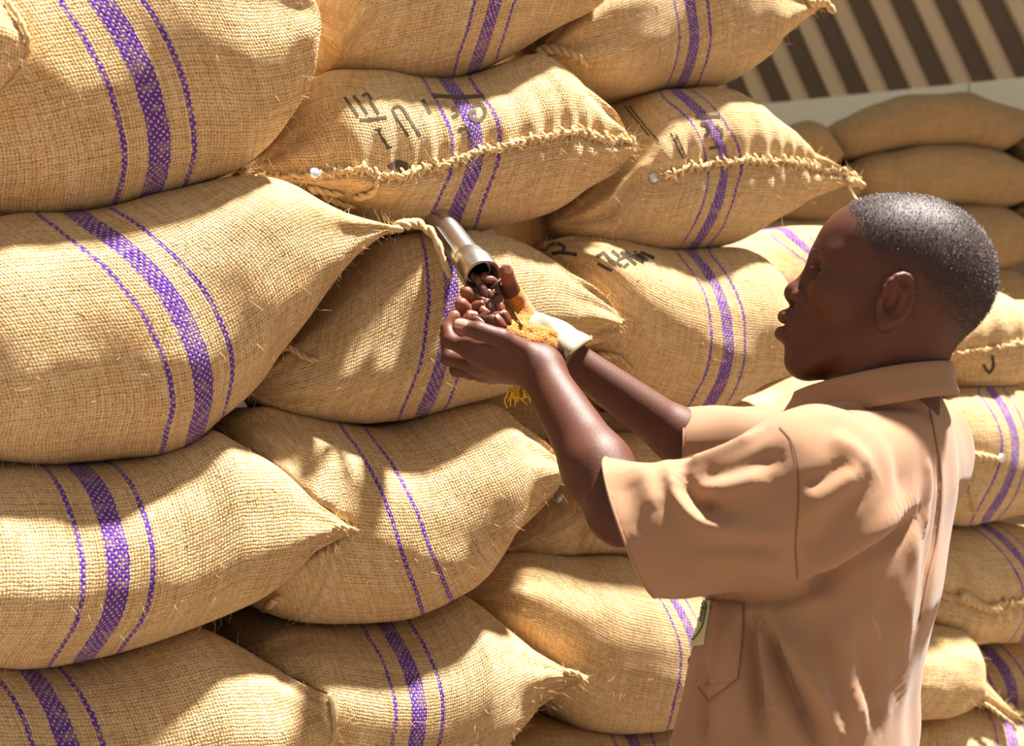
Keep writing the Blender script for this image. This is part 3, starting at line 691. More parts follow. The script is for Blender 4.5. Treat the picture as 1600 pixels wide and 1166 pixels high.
# --- head, sculpted in its own frame: x forward, y to the man's left, z up, origin between the ear holes
HY, HP = math.radians(15), math.radians(10)
hf = np.array([-math.cos(HY), math.sin(HY), 0]); hl = np.array([-math.sin(HY), -math.cos(HY), 0]); hu = np.array([0, 0, 1.0])
hf, hu = hf * math.cos(HP) + hu * math.sin(HP), hu * math.cos(HP) - hf * math.sin(HP)
HS = 1.05
HM = np.stack([hf, hl, hu], 1); HORG = H(1384, 480, 1.60)
def rot(ax, deg):
    return np.array(Matrix.Rotation(math.radians(deg), 3, ax))
head_ops = [('+', s_ell((-0.014, 0, 0.050), (0.101, 0.076, 0.085)), 0),
            ('+', s_ell((0.026, 0, 0.060), (0.062, 0.063, 0.056)), 0.03),
            ('+', s_ell((-0.050, 0, 0.028), (0.058, 0.062, 0.056)), 0.03),
            ('+', s_ell((0.042, 0, -0.004), (0.052, 0.056, 0.072)), 0.03)]
head_ops += [('+', s_cone((0.004, 0.050 * s, -0.030), (0.074, 0.018 * s, -0.078), 0.021, 0.017), 0.03) for s in (1, -1)]
head_ops += [('+', s_ell((0.083, 0, -0.081), (0.021, 0.024, 0.018)), 0.022),
             ('+', s_ell((0.090, 0, -0.038), (0.024, 0.034, 0.032)), 0.02)]
head_ops += [('+', s_ell((0.060, 0.043 * s, 0.006), (0.026, 0.022, 0.022)), 0.025) for s in (1, -1)]
head_ops += [('+', s_cone((0.079, 0.008 * s, 0.046), (0.060, 0.046 * s, 0.046), 0.0125, 0.013), 0.016) for s in (1, -1)]
head_ops += [('-', s_ell((0.096, 0.033 * s, 0.028), (0.018, 0.017, 0.012)), 0.014) for s in (1, -1)]
head_ops += [('+', s_ell((0.0705, 0.032 * s, 0.028), (0.0135, 0.0155, 0.0125)), 0.004) for s in (1, -1)]        # lids over the eyes
head_ops += [('-', s_ell((0.086, 0.032 * s, 0.0265), (0.010, 0.0135, 0.0036)), 0.003) for s in (1, -1)]
head_ops += [('+', s_cone((0.084, 0, 0.034), (0.104, 0, 0.003), 0.0080, 0.0120), 0.016),
             ('+', s_ell((0.1065, 0, -0.0005), (0.0135, 0.0145, 0.0120)), 0.008)]
head_ops += [('+', s_ell((0.097, 0.0190 * s, -0.005), (0.0135, 0.0110, 0.0105)), 0.004) for s in (1, -1)]
head_ops += [('-', s_ell((0.104, 0.010 * s, -0.0150), (0.006, 0.0045, 0.005)), 0.004) for s in (1, -1)]
head_ops += [('+', s_ell((0.1105, 0, -0.0305), (0.0125, 0.026, 0.0098)), 0.006),
             ('+', s_ell((0.1100, 0, -0.0510), (0.0130, 0.024, 0.0105)), 0.006),
             ('-', s_ell((0.121, 0, -0.0407), (0.013, 0.030, 0.0014)), 0.003)]
EAR = rot('Y', -14)
for s in (1, -1):
    Rr = rot('Z', 22 * s) @ EAR; ec = np.array((-0.006, 0.079 * s, 0.004))
    def E3(x, y, z): return ec + Rr @ np.array((x, y * s, z))
    head_ops += [('+', s_ell(E3(0, 0, 0), (0.0185, 0.0065, 0.031), Rr), 0.006)]
    rim = [E3(0.0165 * math.cos(a), 0.005, 0.003 + 0.0275 * math.sin(a)) for a in np.radians(np.linspace(10, 275, 13))]
    head_ops += [('-', s_ell(E3(0.002, 0.0085, 0.003), (0.0125, 0.0075, 0.0215), Rr), 0.003)]
    head_ops += [('+', s_cone(p, q, 0.0042, 0.0042), 0.003) for p, q in zip(rim[:-1], rim[1:])]
    head_ops += [('+', s_cone(E3(-0.006, 0.003, 0.014), E3(-0.007, 0.003, -0.006), 0.0040, 0.0036), 0.004), ('+', s_cone(E3(-0.006, 0.003, 0.014), E3(0.006, 0.002, 0.016), 0.0036, 0.003), 0.004),
                 ('+', s_ell(E3(0.000, 0.003, -0.027), (0.009, 0.006, 0.010), Rr), 0.006), ('+', s_ell(E3(0.0135, 0.001, -0.004), (0.004, 0.005, 0.006), Rr), 0.004),
                 ('-', s_ell(E3(0.004, 0.007, -0.006), (0.0085, 0.010, 0.010), Rr), 0.003)]
# neck
head_ops += [('+', s_cone((-0.014, 0, -0.020), (-0.010, 0, -0.150), 0.053, 0.054), 0.03),
             ('+', s_cone((-0.032, 0, -0.005), (-0.022, 0, -0.150), 0.044, 0.052), 0.035),
             ('+', s_cone((-0.004, 0.048, -0.030), (0.018, 0.026, -0.14), 0.014, 0.014), 0.03), ('+', s_cone((-0.004, -0.048, -0.030), (0.018, -0.026, -0.14), 0.014, 0.014), 0.03)]
HMs = HM * HS
class HeadGroup(Group):
    def __call__(s, P):
        dd = np.linalg.norm(np.maximum(np.maximum(s.lo - P, P - s.hi), 0), axis=1); out = dd + 0.025; m = dd < 0.05
        if m.any():
            Q = (P[m] - HORG) @ HM / HS; d = s.ops[0][1](Q)
            for kind, f, k in s.ops[1:]:
                v = f(Q); d = smin(d, v, k) if kind == '+' else -smin(-d, v, k)
            out[m] = d * HS
        return out
gh = HeadGroup(head_ops, HMs, HORG)
def hp(x, y, z): return HORG + HM @ (np.array((x, y, z)) * HS)

# --- trunk and arms
sL, sR = H(1300, 715, 1.475), H(1425, 690, 1.74)
eL, eR = H(972, 798, 1.535), H(1130, 730, 1.86)
wL, wR = H(843, 575, 1.690), H(878, 552, 1.800)
nb = HORG + HM @ np.array((-0.020, 0, -0.15))
hip = H(1250, 1330, 1.60)
def lerp(a, b, t): return np.array(a) * (1 - t) + np.array(b) * t
gt = Group([('+', s_cone(nb, sL, 0.046, 0.044), 0), ('+', s_cone(nb, sR, 0.046, 0.044), 0.03), ('+', s_cone(H(1340, 740, 1.60), hip, 0.080, 0.10), 0.05), ('+', s_cone(nb, H(1340, 740, 1.60), 0.05, 0.075), 0.05)])
fL1 = lerp(eL, wL, 0.28); fR1 = lerp(eR, wR, 0.28)
ga = Group([('+', s_cone(sL, eL, 0.050, 0.039), 0), ('+', s_cone(eL, fL1, 0.039, 0.0415), 0.02), ('+', s_cone(fL1, wL, 0.0415, 0.0265), 0.02),
            ('+', s_ell(lerp(eL, wL, 0.97), (0.027, 0.027, 0.027)), 0.02)])
gb = Group([('+', s_cone(sR, eR, 0.046, 0.034), 0), ('+', s_cone(eR, fR1, 0.034, 0.0370), 0.02), ('+', s_cone(fR1, wR, 0.0370, 0.0255), 0.02)])
# --- hands: joints measured, palm first, each finger blended only lightly so that the fingers stay apart
def chain(pts, rr, k=0.004, k0=0.010):
    P = [H(*p) if len(p) == 3 else p for p in pts]
    return [('+', s_cone(P[i], P[i + 1], rr[i], rr[i + 1]), k0 if i == 0 else k) for i in range(len(P) - 1)]
LI = [(741, 551, 1.704), (704, 533, 1.726), (699, 513, 1.742), (710, 494, 1.746)]
LM = [(745, 570, 1.730), (702, 560, 1.756), (698, 523, 1.774), (706, 505, 1.782)]
LR = [(754, 582, 1.750), (714, 578, 1.780), (707, 543, 1.798), (716, 523, 1.806)]
LP = [(768, 586, 1.768), (735, 584, 1.796), (726, 561, 1.812), (733, 544, 1.818)]
LT = [(818, 550, 1.676), (783, 529, 1.658), (748, 517, 1.656), (719, 511, 1.664)]
pal = [('+', s_cone(wL, H(*LI[0]), 0.024, 0.0130), 0), ('+', s_cone(wL, H(*LM[0]), 0.024, 0.0130), 0.012), ('+', s_cone(wL, H(*LR[0]), 0.024, 0.0125), 0.012), ('+', s_cone(wL, H(*LP[0]), 0.022, 0.0115), 0.012),
       ('+', s_cone(H(822, 560, 1.685), H(786, 540, 1.685), 0.021, 0.016), 0.015), ('+', s_ell(H(785, 560, 1.715), (0.030, 0.028, 0.017)), 0.015), ('+', s_ell(H(768, 540, 1.695), (0.026, 0.018, 0.011)), 0.010), ('+', s_ell(H(742, 534, 1.705), (0.020, 0.014, 0.009)), 0.008)]
ghl = Group(pal + chain(LI, [0.0118, 0.0104, 0.0093, 0.0082]) + chain(LM, [0.0120, 0.0106, 0.0095, 0.0083]) + chain(LR, [0.0115, 0.0100, 0.0090, 0.0080]) + chain(LP, [0.0100, 0.0088, 0.0080, 0.0072])
            + chain(LT, [0.0160, 0.0128, 0.0118, 0.0098], 0.004, 0.007) + [('+', s_ell(H(724, 512, 1.663), (0.0125, 0.011, 0.0098)), 0.005)])
RI = [(783, 490, 1.830), (755, 483, 1.818), (737, 468, 1.796), (729, 457, 1.786)]
RM = [(778, 503, 1.815), (748, 498, 1.802), (730, 487, 1.780), (721, 476, 1.770)]
RR = [(776, 515, 1.802), (746, 512, 1.808), (734, 500, 1.808), (728, 492, 1.806)]
RP = [(780, 526, 1.788), (756, 526, 1.792), (744, 516, 1.792), (738, 509, 1.790)]
RT = [(838, 528, 1.835), (811, 486, 1.832), (799, 456, 1.805), (791, 423, 1.785)]
palr = [('+', s_cone(wR, H(*p[0]), 0.023, 0.0125), 0.012) for p in (RI, RM, RR, RP)]
ghr = Group(palr + chain(RI, [0.0118, 0.0106, 0.0100, 0.0095]) + chain(RM, [0.0120, 0.0108, 0.0102, 0.0098]) + chain(RR, [0.0115, 0.0100, 0.0090, 0.0080]) + chain(RP, [0.0100, 0.0088, 0.0080, 0.0072])
            + chain(RT, [0.0165, 0.0135, 0.0118, 0.0098], 0.006, 0.014))
body_f = union([gh, gt, ga, gb, ghl, ghr], [0.02, 0.03, 0.03, 0.012, 0.012])
BV, BF = skin_mesh(body_f, 0.0023, margin=1.5)
# colour of the skin: darker lips, lighter palms, fingertips and nails; plus painted ear light
loc = (BV - HORG) @ HM / HS
colr = np.tile(np.array([0.088, 0.027, 0.013, 1.0]), (len(BV), 1))
def paint(mask, c):
    m = np.clip(mask, 0, 1)[:, None]; colr[:, :3] = colr[:, :3] * (1 - m) + np.array(c) * m
def near(p, r, soft=0.5):
    d = np.linalg.norm(BV - np.array(p), axis=1); return np.clip((r - d) / (r * soft), 0, 1)
inhead = np.linalg.norm(loc, axis=1) < 0.16
lip = np.clip(1 - np.linalg.norm((loc - (0.114, 0, -0.041)) / (0.020, 0.026, 0.020), axis=1), 0, 0.5) * 2
paint(lip * inhead * 0.7, (0.060, 0.020, 0.016))
paint(near(hp(-0.004, 0.082, 0.0), 0.022) * 0.5, (0.17, 0.045, 0.018))  # reddish light in the ear hollow, painted into the tint
for t in (LI, LM, LR, LP, RI, RM, RR, RP): paint(near(H(*t[-1]), 0.016) * 0.85, (0.36, 0.125, 0.060)); paint(near(H(*t[-2]), 0.017) * 0.4, (0.30, 0.105, 0.052))
paint(near(H(719, 511, 1.658), 0.016) * 0.6, (0.30, 0.105, 0.055)); paint(near(H(791, 430, 1.782), 0.022) * 0.8, (0.33, 0.115, 0.058))
paint(near(H(775, 520, 1.750), 0.030) * 0.8, (0.30, 0.10, 0.05))
body = np_mesh('body', BV - PB, BF, M['skin'], PERSON, colr)
BBVH = BVHTree.FromPolygons(BV.tolist(), BF.tolist())
# nails
M['nail'] = plain('finger_nail', (0.50, 0.26, 0.19), 0.28)
def nail(p, axis, out, w=0.0062, l=0.0075):
    p = np.array(p); axis = unit(axis); out = unit(np.array(out) - axis * np.dot(out, axis)); side = np.cross(axis, out); V = []; F = []
    for i in range(7):
        for j in range(7):
            u = i / 6 * 2 - 1; v = j / 6 * 2 - 1
            ww = w * (1 - 0.25 * max(0, u) ** 3 - 0.12 * max(0, -u) ** 2)
            V.append(p + axis * u * l + side * v * ww + out * (0.0022 - 0.0032 * v * v - 0.0010 * u * u))
    for i in range(6):
        for j in range(6): a = i * 7 + j; F.append((a, a + 7, a + 8, a + 1))
    o = mesh_obj('finger_nail', np.array(V) - PB, F, M['nail'], body); m = o.modifiers.new('s', 'SOLIDIFY'); m.thickness = 0.0008; return o
tip = H(*LT[3]); ax = tip - H(*LT[2]); nail(tip - unit(ax) * 0.002 + unit((0.0, -0.85, 0.5)) * 0.0092, ax, (0.0, -0.85, 0.5), 0.0074, 0.0090)
tip = H(*RT[3]); ax = tip - H(*RT[2]); nail(tip + unit((0.35, -0.9, 0.15)) * 0.0092, ax, (0.35, -0.9, 0.15), 0.0060, 0.0080)
# hair: closely cropped, dense on top and faded towards the temples and the nape
def hairmask(q):
    x, y, z = q[:, 0], q[:, 1], q[:, 2]
    sst = lambda v, a_, b_: np.clip((v - a_) / (b_ - a_), 0, 1) ** 2 * (3 - 2 * np.clip((v - a_) / (b_ - a_), 0, 1))
    front = 0.066 - 0.55 * np.clip(0.105 - z, 0, 0.05) - 0.25 * np.clip(np.abs(y) - 0.04, 0, 1)
    m1 = sst(front - x, 0, 0.010)
    low = np.where(x > -0.02, 0.030, 0.030 - 1.05 * np.clip(-0.02 - x, 0, 0.075))
    return m1 * sst(z - low, -0.012, 0.050) 
hm = hairmask(loc) * inhead; earz = (np.abs(loc[:, 0] + 0.006) < 0.028) & (np.abs(loc[:, 1]) > 0.074) & (np.abs(loc[:, 2] - 0.003) < 0.036); hm[earz] = 0
BN = np.zeros_like(BV); fnr = np.cross(BV[BF[:, 1]] - BV[BF[:, 0]], BV[BF[:, 2]] - BV[BF[:, 0]])
for k in range(4): np.add.at(BN, BF[:, k], fnr)
BN /= np.linalg.norm(BN, axis=1)[:, None] + 1e-12
if np.mean(np.sum(BN[inhead] * (BV[inhead] - HORG), axis=1)) < 0: BN = -BN
b = NB('cropped_hair'); ob = b.obj(); n1 = b.noise(ob, 320, 2)
b.set(Base_Color=b.mix(b.ramp(n1, 0.35, 0.7), (0.012, 0.010, 0.011), (0.10, 0.085, 0.085)), Roughness=0.40); M['hair'] = b.m
r3 = np.random.default_rng(4); used = np.where(hm > 0.01)[0]; sel = r3.choice(used, 30000, p=hm[used] / hm[used].sum())
dirs = BN[sel] + r3.normal(size=(len(sel), 3)) * 0.55; dirs /= np.linalg.norm(dirs, axis=1)[:, None]
t1 = np.cross(dirs, r3.normal(size=(len(sel), 3))); t1 /= np.linalg.norm(t1, axis=1)[:, None]; t2 = np.cross(dirs, t1)
p0 = BV[sel] + r3.normal(size=(len(sel), 3)) * 0.0011; hl_ = (r3.uniform(0.0012, 0.0030, len(sel)) * (0.5 + 0.5 * hm[sel]))[:, None]; wd = 0.00030
SV = np.stack([p0 + t1 * wd, p0 - t1 * wd * 0.5 + t2 * wd, p0 - t1 * wd * 0.5 - t2 * wd, p0 + dirs * hl_], 1).reshape(-1, 3) - PB
q = np.arange(len(sel))[:, None] * 4; SF = np.concatenate([q + [0, 1, 3], q + [1, 2, 3], q + [2, 0, 3]])
hair = np_mesh('hair', SV, SF, M['hair'], PERSON); hair['kind'] = 'stuff'
paint(hm * 0.92, (0.020, 0.014, 0.013)); body.data.color_attributes['tint'].data.foreach_set('color', colr.astype(np.float32).ravel())
# eyes with brow and lashes
M['eye'] = plain('eye_white', (0.26, 0.20, 0.17), 0.2); M['iris'] = plain('dark_iris', (0.012, 0.006, 0.004), 0.1)
def uvs(c, r, n=20, m=14, axis=hf):
    axis = unit(axis); t = unit(np.cross(axis, [0, 0, 1])); b_ = np.cross(axis, t); V = []; F = []
    for i in range(m + 1):
        a = math.pi * i / m
        for k in range(n):
            p = 2 * math.pi * k / n; V.append(np.array(c) + r * (math.cos(a) * axis + math.sin(a) * (math.cos(p) * t + math.sin(p) * b_)))
    for i in range(m):
        for k in range(n): F.append((i * n + k, i * n + (k + 1) % n, (i + 1) * n + (k + 1) % n, (i + 1) * n + k))
    return V, F
for s in (1, -1):
    c = hp(0.0712, 0.032 * s, 0.0275); V, F = uvs(c, 0.0120 * HS)
    eo = mesh_obj('eyeball', np.array(V) - PB, F, [M['eye'], M['iris']], PERSON)
    for p in eo.data.polygons:
        if p.index < 4 * 20: p.material_index = 1
    g = []
    for k in range(40):   # brow
        t = k / 39; p = hp(0.0915 - 0.020 * t ** 1.5 + 0.002 * r3.normal() * 0.3, (0.012 + 0.036 * t) * s, 0.047 + 0.004 * math.sin(t * 3) + r3.normal() * 0.0022)
        g.append(tube_geo([p, p + hf * 0.0045 * (1 - t) + hl * s * 0.003 + hu * 0.001, p + hf * 0.004 + hl * s * 0.006], [0.0008, 0.0006, 0.0002], 3, False))
    V, F = merge(g); mesh_obj('eyebrow', np.array(V) - PB, F, M['hair'], PERSON)
    g = []
    for k in range(18):   # lashes
        t = k / 17; p = hp(0.0855 - 0.006 * (2 * t - 1) ** 2, (0.021 + 0.022 * t) * s, 0.0305)
        g.append(tube_geo([p, p + hf * 0.005 - hu * 0.001, p + hf * 0.009 + hu * 0.001], [0.0007, 0.0005, 0.0002], 3, False))
    V, F = merge(g); mesh_obj('eyelashes', np.array(V) - PB, F, M['hair'], PERSON)
# ------------------------------------------------------------------ shirt
def cloth_material(name, col, col2):
    b = NB(name); ob = b.obj(); sx = b.n('ShaderNodeSeparateXYZ'); b.put(sx.inputs[0], ob)
    tw = b.math('SINE', b.math('MULTIPLY', b.math('ADD', b.math('ADD', sx.outputs[0], sx.outputs[1]), sx.outputs[2]), 3800))
    n1 = b.noise(ob, 14, 3); c = b.mix(n1, col, col2)
    h = b.math('ADD', b.math('MULTIPLY', tw, 0.25), b.math('ADD', b.noise(ob, 700, 2), b.math('MULTIPLY', b.noise(ob, 60, 2), 1.2)))
    b.set(Base_Color=c, Roughness=0.86, Normal=b.bump(h, 0.22, 0.0012)); b.bsdf.inputs['Specular IOR Level'].default_value = 0.2
    b.bsdf.inputs['Sheen Weight'].default_value = 0.25; b.bsdf.inputs['Sheen Roughness'].default_value = 0.4
    return b.m
M['shirt'] = cloth_material('tan_twill', (0.335, 0.182, 0.103), (0.375, 0.21, 0.122))
M['thread'] = plain('seam_thread', (0.17, 0.075, 0.035), 0.9)
TY = math.radians(35); tf = np.array([-math.cos(TY), math.sin(TY), 0]); tl = np.array([-math.sin(TY), -math.cos(TY), 0])
#        py   right  left   a(front-back)  b(side)
LOFT = [(598, 1456, 1360, 0.05, 0.07), (622, 1474, 1312, 0.070, 0.110), (650, 1488, 1266, 0.085, 0.150), (690, 1499, 1215, 0.100, 0.168), (760, 1504, 1190, 0.112, 0.178), (850, 1490, 1130, 0.125, 0.185), (930, 1474, 1104, 0.135, 0.185),
        (1000, 1457, 1084, 0.135, 0.19), (1080, 1440, 1066, 0.135, 0.19), (1166, 1436, 1046, 0.14, 0.195), (1300, 1440, 1020, 0.145, 0.20), (1420, 1440, 1010, 0.145, 0.20)]
DT = 1.60
lz = np.array([H(0, p[0], DT)[2] for p in LOFT]); lc = np.array([((p[1] + p[2]) / 2 - CX) / FPX * DT for p in LOFT])
lw = np.array([(p[1] - p[2]) / 2 / FPX * DT for p in LOFT]); la = np.array([p[3] for p in LOFT]); lb = np.array([p[4] for p in LOFT])
ksc = lw / np.sqrt((la * tf[0]) ** 2 + (lb * tl[0]) ** 2); la, lb = la * ksc, lb * ksc
o = np.argsort(lz); lz, lc, la, lb = lz[o], lc[o], la[o], lb[o]
zf = np.linspace(lz[0], lz[-1], 120)
def sm(y):
    y = np.interp(zf, lz, y)
    for _ in range(6): y[1:-1] = (y[:-2] + 2 * y[1:-1] + y[2:]) / 4
    return y
lcS, laS, lbS = sm(lc), sm(la), sm(lb)
def trunk(P):
    z = np.clip(P[:, 2], zf[0], zf[-1]); cx = np.interp(z, zf, lcS); a = np.interp(z, zf, laS); b_ = np.interp(z, zf, lbS)
    q = np.stack([P[:, 0] - cx, P[:, 1] - DT], -1); x = q @ tf[:2]; y = q @ tl[:2]
    d = ((np.abs(x) / a) ** 2.3 + (np.abs(y) / b_) ** 2.3) ** (1 / 2.3); d = (d - 1) * np.minimum(a, b_)
    return np.maximum(d, np.maximum(P[:, 2] - lz[-1], lz[0] - P[:, 2]))
trunk.lo = np.array([lc.min() - 0.26, DT - 0.26, lz[0]]); trunk.hi = np.array([lc.max() + 0.26, DT + 0.26, lz[-1]])
def s_sleeve(a, b, ra, rb, flat=1.0, drop=0.0):
    """tapered tube whose section is taller than wide"""
    a = np.array(a, float); b = np.array(b, float); ab = b - a; L2 = np.dot(ab, ab); up = unit(np.array([0, 0, 1.0]) - ab * ab[2] / L2); sd = unit(np.cross(ab, up))
    def f(P):
        t = (P - a) @ ab / L2; tc = np.clip(t, 0, 1); q = P - a - tc[:, None] * ab; r = ra + (rb - ra) * tc
        u = q @ up + drop * r * tc; v = q @ sd / flat; w_ = (q @ ab) / math.sqrt(L2)
        return (np.sqrt(u * u + v * v + w_ * w_) - r) * min(flat, 1.0)
    m = max(ra, rb) * 1.3; f.lo = np.minimum(a, b) - m; f.hi = np.maximum(a, b) + m; return f
slA, slB = H(1262, 772, 1.47), H(930, 822, 1.525)
slM = H(1066, 832, 1.50)
srA, srB = H(1410, 720, 1.74), H(1036, 700, 1.87)
shirt_g = Group([('+', trunk, 0), ('+', s_cone(nb + [0, 0, -0.030], H(1285, 728, 1.475), 0.056, 0.066), 0.04), ('+', s_cone(nb + [0, 0, -0.030], sR, 0.056, 0.070), 0.04),
                 ('+', s_sleeve(slA, slM, 0.098, 0.073, 0.86), 0.018), ('+', s_sleeve(slM, slB, 0.073, 0.084, 0.86), 0.022), ('+', s_sleeve(srA, srB, 0.085, 0.058, 1.0), 0.03)])
shirt_g.lo = shirt_g.lo - 0.02; shirt_g.hi = shirt_g.hi + 0.02
CUT = [(H(958, 715, 1.45), H(1030, 932, 1.45), 'L'), None]
def shirt_mesh():
    V, F = skin_mesh(shirt_g, 0.0042)
    me = bpy.data.meshes.new('shirt'); me.from_pydata(V.tolist(), [], F.tolist())
    bm = bmesh.new(); bm.from_mesh(me)
    def cut(co, no, box=None):
        geom = bm.verts[:] + bm.edges[:] + bm.faces[:]
        if box is not None:
            fs = [f for f in bm.faces if box(f.calc_center_median())]; geom = list({v for f in fs for v in f.verts}) + list({e for f in fs for e in f.edges}) + fs
        bmesh.ops.bisect_plane(bm, geom=geom, plane_co=Vector(co), plane_no=Vector(no), clear_outer=True, dist=1e-6)
    # left cuff: plane holds the cuff line seen in the photograph and the sight axis across the sleeve
    t_, b_ = H(940, 716, 1.50), H(1022, 928, 1.50); n_ = unit(np.cross(b_ - t_, np.array([0.25, 1.0, 0.0]))); n_ = n_ if n_[0] < 0 else -n_
    cut(t_, n_, lambda c: c.x < 0.24 and c.y < 1.70 and c.z > 1.1)
    c2 = H(1068, 700, 1.82); n2 = unit(np.array([-1.0, 0.12, 0.0]))
    cut(c2, n2, lambda c: (np.array(c) - c2) @ n2 > -0.03 and np.linalg.norm(np.array(c) - srB) < 0.17 and c.x < 0.30 and c.y > 1.70)
    cut((0, 0, H(0, 1330, DT)[2]), (0, 0, -1))
    bmesh.ops.recalc_face_normals(bm, faces=bm.faces)
    bm.verts.ensure_lookup_table()
    for _ in range(2): bmesh.ops.smooth_vert(bm, verts=[v for v in bm.verts if not v.is_boundary], factor=0.5, use_axis_x=True, use_axis_y=True, use_axis_z=True)
    bm.to_mesh(me); bm.free(); return me
sme = shirt_mesh()
def arr(me):
    n = len(me.vertices); V = np.empty(n * 3); me.vertices.foreach_get('co', V); N = np.empty(n * 3); me.vertices.foreach_get('normal', N); return V.reshape(-1, 3), N.reshape(-1, 3)
def bvh_of(me):
    V, _ = arr(me); return BVHTree.FromPolygons(V.tolist(), [tuple(p.vertices) for p in me.polygons])
# folds: (line on the cloth, height in m (+ ridge, - groove), width in m)
FOLDS = [
    ([(1040, 722), (1052, 748), (1066, 782), (1092, 812), (1130, 822), (1180, 818)], 0.013, 0.012), ([(1058, 735), (1074, 768), (1100, 790), (1140, 800)], -0.015, 0.013),
    ([(1066, 728), (1100, 716), (1150, 694), (1200, 668)], 0.007, 0.012), ([(1075, 745), (1120, 738), (1180, 722), (1235, 712)], -0.006, 0.014),
    ([(1100, 770), (1150, 762), (1210, 744)], 0.006, 0.013), ([(1000, 722), (1012, 760), (1028, 800)], 0.004, 0.014), ([(975, 730), (985, 790), (1000, 850)], -0.004, 0.018),
    ([(1245, 860), (1270, 850), (1330, 790), (1380, 740)], -0.006, 0.016), ([(1250, 905), (1310, 870), (1380, 820), (1440, 760)], 0.008, 0.018), ([(1245, 925), (1300, 900), (1380, 850), (1450, 790)], -0.009, 0.014),
    ([(1255, 800), (1300, 770), (1350, 730)], 0.005, 0.014), ([(1250, 760), (1290, 745), (1330, 715)], -0.005, 0.010),
    ([(1170, 940), (1172, 1000), (1180, 1070), (1190, 1166)], -0.016, 0.012), ([(1182, 945), (1215, 1030), (1250, 1100), (1290, 1180)], -0.020, 0.011), ([(1178, 945), (1196, 1040), (1220, 1166)], 0.012, 0.012),
    ([(1200, 945), (1245, 1030), (1290, 1110), (1320, 1180)], 0.012, 0.016), ([(1230, 935), (1300, 1010), (1370, 1110)], -0.006, 0.022), ([(1140, 950), (1130, 1040), (1115, 1166)], 0.006, 0.016),
    ([(1105, 1020), (1100, 1090), (1094, 1166)], -0.008, 0.012),
    ([(1462, 690), (1470, 760), (1463, 840), (1449, 900), (1436, 970)], -0.006, 0.008), ([(1446, 700), (1450, 770), (1440, 850)], 0.005, 0.012), ([(1440, 650), (1460, 680), (1470, 730)], 0.004, 0.010), ([(1290, 640), (1340, 632), (1400, 630), (1450, 640)], -0.005, 0.010),
    ([(1240, 890), (1180, 876), (1110, 872)], 0.004, 0.014), ([(1238, 862), (1150, 850), (1060, 858)], -0.004, 0.013), ([(1235, 830), (1160, 838), (1090, 850)], 0.004, 0.012), ([(985, 900), (1060, 908), (1150, 905)], 0.003, 0.016),
    ([(1300, 950), (1330, 1050), (1350, 1166)], 0.007, 0.018), ([(1330, 960), (1360, 1060), (1378, 1166)], -0.006, 0.016), ([(1270, 960), (1300, 1070), (1310, 1166)], -0.005, 0.012), ([(1290, 680), (1330, 700), (1370, 740)], 0.004, 0.014), ([(1380, 660), (1400, 720), (1410, 780)], -0.003, 0.018),
    ([(1420, 800), (1430, 880), (1420, 960), (1410, 1060)], 0.004, 0.018), ([(1380, 900), (1400, 1000), (1400, 1120)], -0.004, 0.025)]
def fold(me, folds):
    bv = bvh_of(me); V, N = arr(me); W_ = Waves(21, 0.05, 0.14); D = 0.0022 * W_(V)
    add = np.zeros(len(V))
    for pts, hgt, wd in folds:
        c = crom(pts, 10); p3 = [rc(bv, *q) for q in c]; L = np.array([p for p, _ in p3 if p is not None])
        if len(L) < 2: continue
        t = np.linspace(0, 1, len(L)); env = np.clip(np.minimum(t, 1 - t) / 0.25, 0.15, 1)
        m = np.where((V > L.min(0) - 3 * wd).all(1) & (V < L.max(0) + 3 * wd).all(1))[0]
        if not len(m): continue
        dd = np.linalg.norm(V[m][:, None] - L[None], axis=2); k = dd.argmin(1); add[m] += hgt * env[k] * np.exp(-(dd[np.arange(len(m)), k] / wd) ** 2)
    V = V + N * (D + add)[:, None]; me.vertices.foreach_set('co', V.ravel()); me.update()
FOLDS = [(p, h * 1.35, w * 0.9) for p, h, w in FOLDS] + [([(1040, 934), (1110, 936), (1180, 938), (1245, 930), (1300, 900), (1345, 868)], -0.010, 0.008)]
fold(sme, FOLDS)
V_, _ = arr(sme); sme.vertices.foreach_set('co', (V_ - PB).ravel()); sme.update()
sme.polygons.foreach_set('use_smooth', np.ones(len(sme.polygons), bool)); sme.materials.append(M['shirt'])
shirt = bpy.data.objects.new('shirt', sme); COL.objects.link(shirt); shirt.parent = PERSON
md = shirt.modifiers.new('cloth', 'SOLIDIFY'); md.thickness = 0.0022; md.offset = -1
SBVH = BVHTree.FromPolygons(V_.tolist(), [tuple(p.vertices) for p in sme.polygons])
def on_shirt(lines, width, mat, name, lift=0.0007):
    g = [ribbon_on(SBVH, p, width, lift, 14) for p in lines]; V, F = merge([x for x in g if x[1]])
    if F: return mesh_obj(name, np.array(V) - PB, F, M[mat], shirt)
on_shirt([[(1218, 668), (1236, 690), (1246, 730), (1247, 790), (1243, 850), (1246, 905)]], 2.2, 'thread', 'shoulder_seam')
on_shirt([[(1452, 640), (1462, 690), (1470, 760), (1463, 840), (1449, 900), (1436, 970)]], 2.0, 'thread', 'back_seam')
